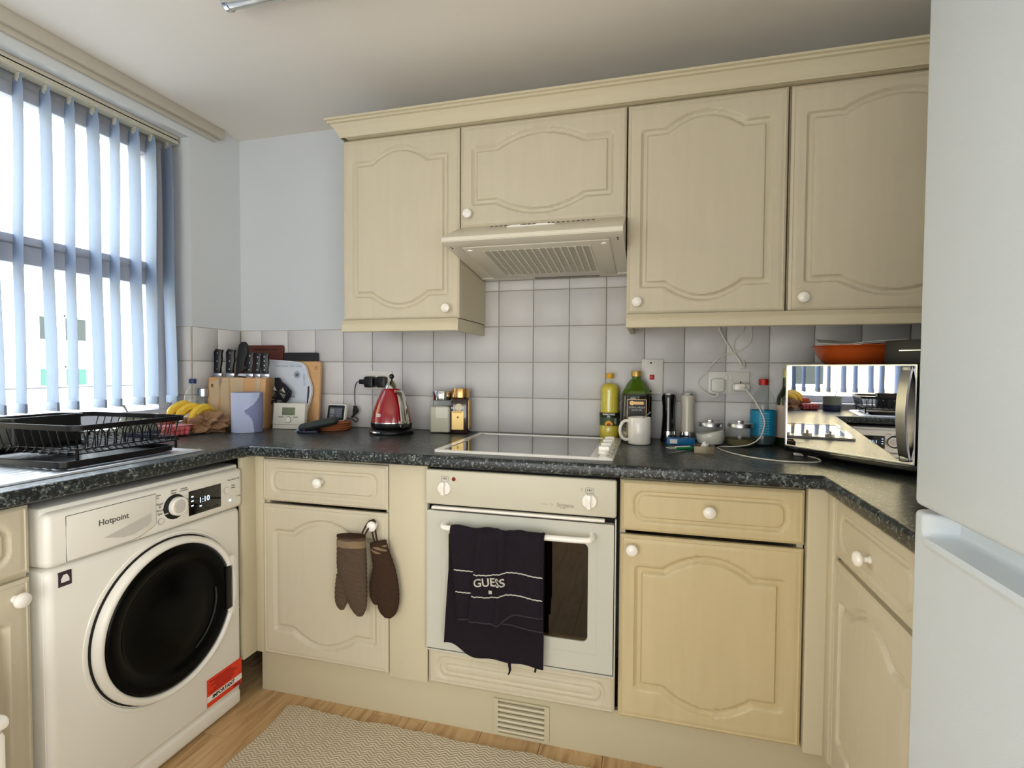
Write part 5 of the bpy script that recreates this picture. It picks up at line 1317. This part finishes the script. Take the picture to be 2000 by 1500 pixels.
b_ = B(); tube(b_, [(.0, .0, .02), (-.035, -.028, .115), (-.042, -.034, .135)], [.003, .003, .0045], 8); single('spoon', b_, M_steel, 'steel spoon standing in the stoneware pot', 'spoon').location = Vector((.135-.018, -.640-.016, T0+.018))

# ---- sugar and coffee jars
M_sug = mat('pale_granules', (216, 210, 190), .9, noise=.08, nscale=200)
sj = thing('storage_jar', 'square glass jar of pale powder with brushed steel lid, left of the coffee', 'jar', (1.096, -.062, T0), R(8))
b_ = B(); prism(b_, rrect(-.046, .046, -.046, .046, .014), 0, .142, 'XY', bev=.008); obj('jar_body', b_, M_clear, sj, smooth=60)
b_ = B(); prism(b_, rrect(-.0438, .0438, -.0438, .0438, .013), .003, .112, 'XY', bev=.006); obj('contents', b_, M_sug, sj, smooth=60)
b_ = B(); lathe(b_, [(.040, .138), (.0405, .140), (.0415, .143), (.0415, .175), (.040, .178), (0, .178)], seg=44); obj('lid', b_, M_chrome, sj)
cj = thing('coffee_jar', 'square coffee jar with copper-gold lid and gold label', 'jar', (1.182, -.062, T0), R(10))
b_ = B(); prism(b_, rrect(-.037, .037, -.037, .037, .010), 0, .148, 'XY', bev=.005); obj('jar_body', b_, mat('coffee_brown', (46, 22, 16), .12, coat=.8), cj, smooth=60)
b_ = B(); lathe(b_, [(.035, .149), (.0365, .152), (.0380, .153), (.0380, .187), (.0368, .190), (0, .190)], seg=44); obj('lid', b_, mat('copper_gold', (214, 170, 112), .22, metal=1), cj)
b_ = B(); box(b_, -.032, .018, -.0382, -.0366, .018, .095); box(b_, .0366, .0382, -.030, .030, .022, .14); obj('gold_label', b_, mat('label_gold', (206, 176, 112), .35, metal=.5), cj, smooth=None)
b_ = B(); lathe(b_, [(0, 0), (.015, 0), (.015, .001), (0, .001)], c=(-.002, -.0382, .112), axis='-Y', seg=24); obj('cup_print', b_, mat('label_cream', (230, 212, 170), .5), cj)
text('lettering', 'NESCAFÉ', .0135, M_paper, cj, WM[cj] @ FM_Y(-.006, -.0402, .108), bold=.0004, depth=.0003)
text('lettering', 'GOLD', .0145, mat('gold_letters', (206, 170, 104), .4), cj, WM[cj] @ FM_Y(-.008, -.0402, .0925), bold=.0004, depth=.0003)
b_ = B(); lathe(b_, [(0, 0), (.0045, 0), (.003, .001), (0, .0012)], c=(-.006, -.0382, .070), axis='-Y', seg=12); obj('bean_print', b_, MATS['coffee_brown'], cj)

# ---- oil bottles
so_ = thing('sunflower_oil_bottle', 'tall clear bottle of yellow sunflower oil with orange-yellow cap, behind the hob', 'bottle', (1.805, -.0415, T0+.0), R(8))
prof = [(0, 0), (.036, 0), (.0395, .005), (.0395, .050), (.0385, .052), (.0385, .105), (.0395, .107), (.036, .118), (.0385, .128), (.035, .138), (.039, .150), (.035, .158), (.0385, .168), (.0355, .176), (.038, .186), (.037, .200), (.030, .212), (.016, .219)]
b_ = B(); lathe(b_, prof+[(.0135, .224), (.0130, .243)], seg=40); obj('bottle_body', b_, M_clear, so_, smooth=60)
b_ = B(); lathe(b_, [(0, .002)]+[(r-.0012, max(z, .002)) for r, z in prof[1:]]+[(0, .2195)], seg=40); obj('oil', b_, mat('yellow_oil', (226, 204, 70), .12, coat=.5), so_, smooth=60)
b_ = B(); lathe(b_, [(.0140, .238), (.0148, .240), (.0148, .257), (.0135, .259), (0, .259)], seg=28); obj('cap', b_, mat('yellow_cap', (226, 168, 36), .4), so_)
lb_ = B(); lathe(lb_, [(.0392, .053), (.0392, .104)], seg=40); L1 = obj('label', lb_, mat('label_green', (60, 84, 54), .45), so_)
b_ = B(); lathe(b_, [(.0395, .085), (.0395, .104)], seg=40); obj('label_band', b_, mat('label_black', (26, 28, 26), .45), L1)
def cyl_text(o, R_, ang0=0):
    """wrap a text mesh in the local frame of its thing around a cylinder of radius R_ (text centred on -Y)"""
    for v in o.data.vertices:
        a = v.co.x/R_; rr = -v.co.y; v.co.x, v.co.y = rr*math.sin(a), -rr*math.cos(a)
o = text('lettering', 'SUNFLOWER\nOIL', .0085, M_paper, so_, WM[so_] @ FM_Y(-.006, -.0399, .093), bold=.0003, depth=.0002); cyl_text(o, .0395)
b_ = B(); lathe(b_, [(0, 0), (.020, .0)], c=(0, 0, 0), seg=28); b_.free()
def arc_patch(R_, x0, x1, z0, z1, fn=None, n=18, nz=10):
    b_ = B()
    V = []
    for j in range(nz+1):
        row = []
        for i in range(n+1):
            x = x0+(x1-x0)*i/n; z = z0+(z1-z0)*j/nz
            row.append(b_.verts.new((R_*math.sin(x/R_), -R_*math.cos(x/R_), z)))
        V.append(row)
    for j in range(nz):
        for i in range(n):
            x = x0+(x1-x0)*(i+.5)/n; z = z0+(z1-z0)*(j+.5)/nz
            if fn is None or fn(x, z): b_.faces.new((V[j][i], V[j][i+1], V[j+1][i+1], V[j+1][i]))
    return b_
obj('flower_print', arc_patch(.0396, -.022, .010, .055, .082, lambda x, z: (x+.006)**2+(z-.056)**2 < .0165**2 and z > .055, 24, 20), mat('flower_yellow', (240, 170, 40), .5), so_)
obj('flower_centre', arc_patch(.0398, -.015, .003, .055, .066, lambda x, z: (x+.006)**2+(z-.056)**2 < .0075**2, 20, 12), mat('flower_red', (150, 40, 24), .5), so_)
obj('barcode', arc_patch(.0396, .016, .026, .060, .082), mat('barcode_grey', (150, 150, 146), .5), so_)
oo = thing('olive_oil_bottle', 'wide dark green olive oil bottle with gold cap, behind the white mug', 'bottle', (1.908, -.067, T0), R(4))
M_og = mat('olive_glass', (70, 100, 18), .08, coat=.8); M_oil = mat('dark_oil', (16, 18, 10), .08, coat=.7)
def oct_ring(s, z, c=.35): return None
def sq_bottle(b_, rows, n=8, cut=.30):
    rings = []
    for (s, z) in rows:
        P = []
        k = s*cut
        for (x, y) in ((s, -k), (s, k), (k, s), (-k, s), (-s, k), (-s, -k), (-k, -s), (k, -s)): P.append(b_.verts.new((x, y, z)))
        rings.append(P)
    for A, C2 in zip(rings, rings[1:]):
        for i in range(8): b_.faces.new((A[i], A[(i+1) % 8], C2[(i+1) % 8], C2[i]))
    b_.faces.new(rings[0][::-1]); b_.faces.new(rings[-1])
b_ = B(); sq_bottle(b_, [(.050, 0), (.055, .004), (.056, .175), (.054, .182)], cut=.62); bmesh.ops.bevel(b_, geom=b_.edges[:], offset=.002, segments=2, affect='EDGES'); obj('bottle_lower', b_, M_oil, oo, smooth=40)
b_ = B(); sq_bottle(b_, [(.054, .182), (.050, .192), (.036, .218), (.022, .236)], cut=.55); lathe(b_, [(.020, .236), (.0175, .240), (.0165, .252)], seg=28); obj('bottle_shoulder', b_, M_og, oo, smooth=30)
b_ = B(); lathe(b_, [(.017, .247), (.0205, .248), (.0205, .266), (.019, .269), (0, .269)], seg=32); obj('cap', b_, mat('cap_gold', (206, 170, 96), .35, metal=.6), oo)
b_ = B(); ring_prism(b_, rrect(-.036, .036, .030, .162, .004), rrect(-.0342, .0342, .0318, .1602, .003), -.0592, -.0565); obj('gold_border', b_, mat('border_gold', (196, 160, 104), .35, metal=.5), oo)
b_ = B(); box(b_, -.035, .035, -.0575, -.056, .031, .161); obj('label', b_, mat('label_blackish', (22, 14, 16), .4), oo, smooth=None)
b_ = B(); prism(b_, rrect(-.020, .026, .142, .153, .005), -.0582, -.0574, 'XZ'); lathe(b_, [(0, 0), (.0085, 0), (.0085, .001), (0, .001)], c=(-.018, -.0574, .1475), axis='-Y', seg=20); obj('gold_emblem', b_, MATS['border_gold'], oo)
text('lettering', 'EXTRA VIRGIN\nOLIVE OIL', .0088, mat('label_letters', (196, 192, 184), .5), oo, WM[oo] @ FM_Y(0, -.0577, .126), depth=.0003, bold=.0001)
mu = thing('mug', 'plain white mug with its handle to the left, right of the hob', 'mug', (1.923, -.170, T0))
b_ = B(); lathe(b_, [(0, 0), (.036, 0), (.040, .002), (.0415, .006), (.0415, .097), (.0405, .099), (.039, .097), (.0385, .008), (0, .006)], seg=48); obj('mug_body', b_, M_knob, mu, smooth=50)
b_ = B(); tube(b_, spline([(-.038, 0, .084), (-.052, 0, .086), (-.066, 0, .075), (-.072, 0, .052), (-.066, 0, .028), (-.052, 0, .016), (-.038, 0, .018)], 6), .0058, 12); b_.transform(Matrix.Rotation(R(18), 4, 'Z')); obj('handle', b_, M_knob, mu, smooth=70)
b_ = B(); lathe(b_, [(0, .06), (.0388, .06)], seg=32); obj('tea', b_, mat('tea_dark', (70, 46, 30), .1), mu)
b_ = B(); tube(b_, [(1.913, -.162, .985), (1.946, -.142, 1.012), (1.963, -.132, 1.026)], [.0018, .0022, .0030], 8); single('teaspoon', b_, M_steel, 'thin teaspoon leaning out of the white mug', 'spoon')

# ---- mills
def mill(c, m, label):
    t = thing('pepper_mill', label, 'pepper mill', c)
    b_ = B(); lathe(b_, [(0, 0), (.029, 0), (.030, .003), (.0265, .036), (.0262, .040)], seg=36); obj('steel_base', b_, M_chrome, t, smooth=40)
    b_ = B(); lathe(b_, [(.0262, .040), (.0255, .050), (.0232, .095), (.0238, .135), (.0262, .160), (.0262, .172), (.024, .178)], seg=36); obj('mill_body', b_, m, t, smooth=60)
    b_ = B(); lathe(b_, [(.0242, .179), (.0225, .184), (.012, .187), (0, .188)], seg=36); obj('cap', b_, M_steel, t, smooth=50)
mill((2.030, -.060, T0+.0), mat('mill_black', (8, 8, 10), .08, coat=.8), 'glossy black pepper mill with steel base')
mill((2.099, -.050, T0), mat('mill_white', (206, 200, 184), .3, coat=.4), 'off-white salt mill with steel base, right of the black one')
# ---- clutter
b_ = B(); box(b_, -.045, .052, -.018, .018, 0, .024, bev=.001, M=Matrix.Translation((2.066, -.135, T0)) @ Matrix.Rotation(R(4), 4, 'Z')); bx = single('medicine_box', b_, mat('box_blue', (26, 108, 170), .4), 'flat blue cardboard box in front of the two mills', 'box')
b_ = B(); box(b_, 2.032, 2.058, -.1568, -.1558, .915, .931, M=None); b3 = obj('barcode_panel', b_, M_paper, bx, world=True, smooth=None)
b_ = B(); box(b_, -.03, .03, -.018, .018, 0, .0012, M=Matrix.Translation((2.050, -.235, T0+.0)) @ Matrix.Rotation(R(30), 4, 'Z')); single('card', b_, mat('card_pale', (206, 212, 184), .7), 'small pale green card on the worktop beside the lighter', 'card', smooth=None)
lg = thing('lighter', 'bright green and white lighter lying by the metal tin', 'lighter', (2.085, -.268, T0))
b_ = B(); tube(b_, [(2.050, -.290, T0+.006), (2.112, -.258, T0+.006)], .0058, 12, flat=.9); obj('barrel', b_, mat('lighter_green', (30, 130, 66), .25), lg, world=True)
b_ = B(); tube(b_, [(2.046, -.289, T0+.011), (2.095, -.262, T0+.0115)], .0028, 8); obj('white_strip', b_, M_paper, lg, world=True)
b_ = B(); tube(b_, [(2.020, -.372, T0+.0025), (2.060, -.328, T0+.0025), (2.075, -.315, T0+.003)], [.0005, .0022, .0022], 6); single('toothpick', b_, M_steel, 'thin silver sliver on the worktop in front of the green lighter', 'pick')
at_ = thing('metal_tin', 'small square grey metal ashtray-like tin in front of the storage jars', 'tin', (2.136, -.305, T0), R(-4))
b_ = B(); x_ = .0325
ring_prism(b_, rrect(-x_, x_, -x_, x_, .003, 3), rrect(-x_+.003, x_-.003, -x_+.003, x_-.003, .002, 3), .001, .023, 'XY'); box(b_, -x_, x_, -x_, x_, 0, .003); obj('tin_body', b_, mat('tin_metal', (122, 112, 92), .35, metal=.7), at_)
for y in (-x_,): b_ = B(); box(b_, -.008, .008, y-.0006, y+.003, .010, .0235); b_.free()
b_ = B(); lump(b_, (.002, .0, .018), (.013, .010, .014), 4, .3, 2)
for v in b_.verts: v.co.z = max(v.co.z, .0035)
obj('crumpled_paper', b_, M_paper, at_, smooth=20)
M_gj = M_clear
def glass_jar(c, fill, fillz, label, tiltfill):
    t = thing('storage_jar', label, 'jar', c)
    b_ = B(); lathe(b_, [(0, 0), (.040, 0), (.046, .004), (.0505, .022), (.0505, .038), (.046, .056), (.039, .066), (.038, .070)], seg=44); obj('jar_body', b_, M_gj, t, smooth=60)
    b_ = B(); prof = [(0, .003), (.039, .003), (.0445, .006), (.049, .022), (.049, min(fillz, .038)), (.0465, fillz)]; lathe(b_, prof, seg=44)
    top = [v for v in b_.verts if abs(v.co.z-fillz) < 1e-5]
    for v in top: v.co.z += tiltfill*v.co.x/.047; 
    try: b_.faces.new(sorted(top, key=lambda v: math.atan2(v.co.y, v.co.x)))
    except Exception: pass
    obj('contents', b_, fill, t, smooth=40)
    b_ = B(); lathe(b_, [(.040, .067), (.0445, .068), (.0445, .079), (.043, .082), (0, .083)], seg=44); ld = obj('lid', b_, M_steel, t)
    b_ = B(); box(b_, -.010, .010, -.004, .004, .082, .091, bev=.002); obj('lid_knob', b_, M_chrome, ld)
glass_jar((2.177, -.102, T0), mat('white_sugar', (236, 232, 222), .8), .048, 'round glass jar half full of white sugar with steel lid', .012)
glass_jar((2.279, -.104, T0), mat('olive_brown_contents', (104, 96, 62), .8, noise=.3, nscale=120), .026, 'round glass jar with a little brown content and steel lid, behind the cable', 0)
db = thing('drinks_bottle', 'clear plastic bottle with bright blue label and red cap near the microwave', 'bottle', (2.361, -.062, T0), R(12))
b_ = B(); lathe(b_, [(0, 0), (.036, 0), (.042, .006), (.043, .03), (.042, .034), (.043, .120), (.042, .150), (.037, .172), (.028, .192), (.018, .206), (.0135, .212), (.013, .224)], seg=40); obj('bottle_body', b_, M_clear, db, smooth=60)
b_ = B(); lathe(b_, [(0, .002), (.034, .002), (.0408, .007), (.0412, .03), (.0412, .118), (0, .118)], seg=36); obj('liquid', b_, mat('dark_liquid', (70, 84, 84), .2), db, smooth=40)
b_ = B(); lathe(b_, [(.0434, .038), (.0434, .128)], seg=40); lab = obj('label', b_, mat('label_cyan', (24, 136, 176), .4), db)
b_ = B(); lathe(b_, [(.0150, .220), (.0165, .221), (.0165, .240), (.015, .242), (0, .242)], seg=28); obj('cap', b_, M_red, db)
r_ = random.Random(8)
o = text('lettering', 'SODA\nWATER', .016, mat('label_pale', (140, 206, 222), .5), db, WM[db] @ FM_Y(-.008, -.0440, .108), depth=.0002, bold=.0003); o.name = 'small_print'
cyl_text(o, .0434)
bpy.data.objects.remove(o)
b_ = arc_patch(.0438, -.030, .004, .045, .122, lambda x, z: int(z*1000) % 9 < 3 and math.sin(x*900+z*5000) > -.4, 30, 40); obj('small_print', b_, mat('label_pale', (120, 196, 214), .5), db, kind='stuff')
wbo = thing('wine_bottle', 'dark green wine bottle with cream label and pale foil, tucked against the microwave', 'bottle', (2.442, -.045, T0), R(10))
b_ = B(); lathe(b_, [(0, 0), (.030, 0), (.0335, .004), (.0335, .160), (.031, .178), (.020, .200), (.0145, .215), (.0135, .250)], seg=36); obj('bottle_body', b_, mat('wine_green', (34, 44, 18), .06, coat=.8), wbo, smooth=60)
b_ = B(); lathe(b_, [(.0138, .246), (.0145, .250), (.0145, .276), (.013, .279), (0, .279)], seg=24); obj('foil_cap', b_, mat('foil_pale', (206, 200, 140), .3, metal=.4), wbo)
b_ = B(); lathe(b_, [(.0338, .030), (.0338, .148)], seg=36); obj('label', b_, mat('label_blush', (206, 186, 172), .6), wbo)
b_ = arc_patch(.0341, -.018, .014, .05, .14, lambda x, z: int(z*1000) % 13 < 2 and math.sin(x*700+z*3000) > -.2, 20, 40); obj('small_print', b_, M_ink, wbo, kind='stuff')

# ---- on the microwave
ft = .9105+.2925
pa = thing('frying_pan', 'orange copper-coloured frying pan standing on the microwave', 'pan', (2.590, -.272, ft), R(-35))
M_cop = mat('copper_enamel', (176, 76, 26), .3, noise=.15, nscale=25, coat=.4)
b_ = B(); lathe(b_, [(0, 0), (.085, 0), (.092, .004), (.108, .022), (.119, .042), (.1235, .056), (.129, .0585), (.129, .060), (.1225, .0585), (.116, .044), (.105, .024), (.088, .007), (0, .004)], seg=56); obj('pan_body', b_, M_cop, pa, smooth=50)
b_ = B(); tube(b_, [(.118, 0, .048), (.135, 0, .056), (.20, 0, .066), (.27, 0, .070)], [.010, .012, .013, .011], 12, flat=.6); obj('handle', b_, M_black, pa)
bt = thing('grill_tray', 'black lidded box with a thin silver line beside the orange pan', 'box', (2.668, -.50, ft), mrz)
b_ = B(); box(b_, -.072, .060, -.05, .055, 0, .066, bev=.004); obj('tray_body', b_, mat('dark_navy_plastic', (16, 18, 26), .45), bt)
b_ = B(); box(b_, -.034, .0602, -.0512, -.050, .036, .0385); obj('silver_line', b_, M_chrome, bt)
for k, (x, y, rz, tx_, ty_, lab_) in enumerate(((2.625, -.290, 20, -3, 9, 'folded white letter lying across the orange pan'), (2.560, -.235, -10, 10, -12, 'second white paper poking up from the left of the orange pan'))):
    b_ = B(); Mx = Matrix.Translation((x, y, ft+.066+.004*k)) @ Matrix.Rotation(R(rz), 4, 'Z') @ Matrix.Rotation(R(tx_), 4, 'X') @ Matrix.Rotation(R(-ty_*.5), 4, 'Y')
    box(b_, -.075, .075, -.05, .05, 0, .0015, M=Mx)
    if k == 0: box(b_, -.070, .070, -.048, .048, .004, .0055, M=Mx)
    single('letter', b_, M_paper, lab_, 'letter', smooth=None)

# ---- sink and dish rack
M_sink = mat('sink_steel', (222, 224, 228), .36, metal=1)
sk = thing('sink', 'stainless steel sink with ribbed draining board set in the left worktop', 'sink', (.30, -1.30, .91))
bm = B(); sx0, sx1, sy0, sy1 = .075, .540, -1.93, -.745
# drainer sheet with pressed ribs
xs_ = np.linspace(sx0, sx1, 94); ysn = list(np.linspace(sy1, -1.50, 60))
def sz(x, y):
    e = min(x-sx0, sx1-x, sy1-y)
    z = .9155
    if e < .012: z = .9112+.0055*math.sin(math.pi*min(1, e/.012)*.55)
    elif e < .045: z = .9148 - .0022*min(1, (e-.012)/.02)
    else:
        inn = min(1, (e-.045)/.02); z = .9126
        if y < -.80: z += .0016*inn*(.5+.5*math.cos((x-.3)*2*math.pi/.034))**1.6
    return z
V = [[bm.verts.new((x, y, sz(x, y))) for x in xs_] for y in ysn]
for a, c2 in zip(V, V[1:]):
    for i in range(len(xs_)-1): bm.faces.new((a[i], a[i+1], c2[i+1], c2[i]))
obj('drainer', bm, M_sink, sk, world=True, smooth=60)
bm = B()
o1 = rrect(sx0, sx1, -1.935, -1.500, .004, 6); i1 = rrect(.125, .475, -1.915, -1.565, .05, 6)
ring_prism(bm, o1, i1, .9112, .9135, 'XY'); obj('bowl_rim', bm, M_sink, sk, world=True)
bm = B(); P = rrect(.125, .475, -1.915, -1.565, .05, 6); Q = rrect(.14, .46, -1.90, -1.58, .05, 6)
A = [bm.verts.new((x, y, .913)) for x, y in P]; C2 = [bm.verts.new((x, y, .76)) for x, y in Q]
for k in range(len(A)): bm.faces.new((A[k], A[(k+1) % len(A)], C2[(k+1) % len(A)], C2[k]))
bm.faces.new(C2); obj('bowl', bm, M_sink, sk, world=True)
tp_ = thing('tap', 'chrome mixer tap behind the sink bowl, outside the frame', 'tap', (.095, -1.74, .9145))
bm = B(); tube(bm, spline([(0, 0, 0), (0, 0, .12), (0, 0, .22), (.04, 0, .27), (.11, 0, .27), (.15, 0, .22)], 6), .011, 14); lathe(bm, [(.024, 0), (.024, .012), (.014, .03)], seg=24); tube(bm, [(0, 0, .09), (0, -.06, .11)], .006, 10); obj('spout', bm, M_chrome, tp_)

M_wire = mat('black_coated_wire', (10, 8, 12), .42, spec=.3)
dk = thing('dish_rack', 'black wire dish rack standing in a black drip tray on the draining board', 'dish rack', (.28, -.95, .9165))
bm = B(); tx0, tx1, ty0, ty1 = .065, .480, -1.135, -.800
def trp(sc, z0): return None
bm = B(); box(bm, tx0+.012, tx1-.012, ty0+.012, ty1-.012, .9175, .9205); ring_prism(bm, rrect(tx0, tx1, ty0, ty1, .025), rrect(tx0+.006, tx1-.006, ty0+.006, ty1-.006, .02), .9178, .934, 'XY')
ring_prism(bm, rrect(tx0-.006, tx1+.006, ty0-.006, ty1+.006, .03), rrect(tx0+.002, tx1-.002, ty0+.002, ty1-.002, .024), .931, .9345, 'XY'); obj('drip_tray', bm, mat('tray_black', (12, 12, 15), .3, spec=.4), dk, world=True)
bm = B()
rz = 1.020; rx0, rx1, ry0, ry1 = .050, .488, -1.108, -.758
rim = [(x, y, rz) for x, y in rrect(rx0, rx1, ry0, ry1, .035, 6)]
b2 = B()
o1 = rrect(rx0, rx1, ry0, ry1, .035, 6); i1 = rrect(rx0+.004, rx1-.004, ry0+.004, ry1-.004, .031, 6)
ring_prism(b2, o1, i1, rz-.008, rz+.007, 'XY'); obj('rim', b2, M_wire, dk, world=True)
fl = .948
gx0, gx1, gy0, gy1 = .085, .462, -1.085, -.785
# floor wires running across and side wires up to the rim
nf = 15
for k in range(nf):
    y = gy0+.012+(gy1-gy0-.024)*k/(nf-1)
    b_ = B(); tube(b_, spline([(rx1-.003, y, rz-.004), (gx1+.010, y, fl+.014), (gx1-.004, y, fl), (gx0+.004, y, fl), (gx0-.010, y, fl+.014), (rx0+.003, y, rz-.004)], 3), .0016, 5); obj('cross_wire', b_, M_wire, dk, world=True)
for k in range(12):
    x = gx0+.012+(gx1-gx0-.024)*k/11
    b_ = B(); tube(b_, spline([(x, ry1-.003, rz-.004), (x, gy1+.008, fl+.014), (x, gy1-.004, fl-.003), (x, gy0+.004, fl-.003), (x, gy0-.008, fl+.014), (x, ry0+.003, rz-.004)], 3), .0016, 5); obj('long_wire', b_, M_wire, dk, world=True)
b_ = B(); tube(b_, [(x, y, fl+.012) for x, y in rrect(gx0-.006, gx1+.006, gy0-.006, gy1+.006, .02, 4)], .0022, 6, closed=True); obj('base_ring', b_, M_wire, dk, world=True)
# plate loops
for k in range(9):
    y = gy0+.06+.028*k
    b_ = B(); tube(b_, spline([(gx1-.085, y, fl), (gx1-.083, y, fl+.040), (gx1-.070, y+.0, fl+.052), (gx1-.057, y, fl+.040), (gx1-.055, y, fl)], 4), .0018, 5); obj('plate_loop', b_, M_wire, dk, world=True)
for (x, y) in ((gx0+.0, gy0), (gx1, gy0), (gx0, gy1), (gx1, gy1)):
    b_ = B(); tube(b_, [(x, y, .9212), (x, y, fl+.01)], .004, 8); obj('foot', b_, M_wire, dk, world=True)
# cutlery holder
b_ = B(); hx0, hx1, hy0, hy1 = .110, .200, -1.075, -.885
ring_prism(b_, rrect(hx0, hx1, hy0, hy1, .012), rrect(hx0+.003, hx1-.003, hy0+.003, hy1-.003, .01), .950, 1.034, 'XY'); box(b_, hx0+.003, hx1-.003, hy0+.003, hy1-.003, .950, .953)
ring_prism(b_, rrect(hx0-.004, hx1+.004, hy0-.004, hy1+.004, .014), rrect(hx0+.001, hx1-.001, hy0+.001, hy1-.001, .01), 1.030, 1.036, 'XY')
obj('cutlery_holder', b_, mat('holder_black', (20, 22, 24), .4), dk, world=True)

# ---- rug
M_rug = bpy.data.materials.new('herringbone_rug'); M_rug.use_nodes = True
n = M_rug.node_tree.nodes; l = M_rug.node_tree.links; b = n['Principled BSDF']; b.inputs['Roughness'].default_value = .95; b.inputs['Specular IOR Level'].default_value = .1
t = n.new('ShaderNodeTexCoord'); s_ = n.new('ShaderNodeSeparateXYZ'); l.new(t.outputs['Object'], s_.inputs[0])
def mth(op, a, b2=None, v=None):
    q = n.new('ShaderNodeMath'); q.operation = op
    for i, x in enumerate((a, b2)):
        if x is None: continue
        if isinstance(x, (int, float)): q.inputs[i].default_value = x
        else: l.new(x, q.inputs[i])
    return q.outputs[0]
nz = n.new('ShaderNodeTexNoise'); nz.inputs['Scale'].default_value = 9; l.new(t.outputs['Object'], nz.inputs[0])
zig = mth('PINGPONG', s_.outputs['X'], .019)
yy = mth('ADD', s_.outputs['Y'], mth('MULTIPLY', zig, .62)); yy = mth('ADD', yy, mth('MULTIPLY', nz.outputs[0], .012))
wv = mth('SINE', mth('MULTIPLY', yy, 2*math.pi/.0105))
wv = mth('ADD', mth('MULTIPLY', wv, .5), .5)
n2 = n.new('ShaderNodeTexNoise'); n2.inputs['Scale'].default_value = 600; l.new(t.outputs['Object'], n2.inputs[0])
mx = n.new('ShaderNodeMix'); mx.data_type = 'RGBA'; mx.inputs['A'].default_value = srgb((192, 176, 148)); mx.inputs['B'].default_value = srgb((216, 204, 182))
l.new(wv, mx.inputs['Factor']); l.new(mx.outputs['Result'], b.inputs['Base Color'])
bu = n.new('ShaderNodeBump'); bu.inputs['Strength'].default_value = .6; bu.inputs['Distance'].default_value = .003
l.new(mth('ADD', wv, mth('MULTIPLY', n2.outputs[0], .8)), bu.inputs['Height']); l.new(bu.outputs[0], b.inputs['Normal'])
rg = bpy.data.objects
bm = B()
def rugf(u, v):
    x = .757+1.35*u; y = -.628-.62*v + (.004*math.sin(u*23)+.003*math.sin(u*51) if v < .01 else 0)
    x += .010*math.sin(v*9) if u < .01 else 0
    return (x+.03*v, y, .0075+.0012*math.sin(u*31+v*7))
grid_surface(bm, rugf, 60, 26); solid(bm, .006)
for v in bm.verts: v.co.z = max(v.co.z, .0006)
single('rug', bm, M_rug, 'beige herringbone-woven runner rug lying on the wooden floor', 'rug', smooth=60)
# white bin corner at bottom left
bn = thing('pedal_bin', 'white bin whose corner shows at the bottom left edge', 'bin', (.78, -1.60, 0))
bm = B(); box(bm, .66, .889, -1.73, -1.500, .0, .555, bev=.012); obj('bin_body', bm, M_knob, bn, world=True)
bm = B(); box(bm, .655, .892, -1.735, -1.497, .557, .579, bev=.008); obj('lid', bm, M_knob, bn, world=True)
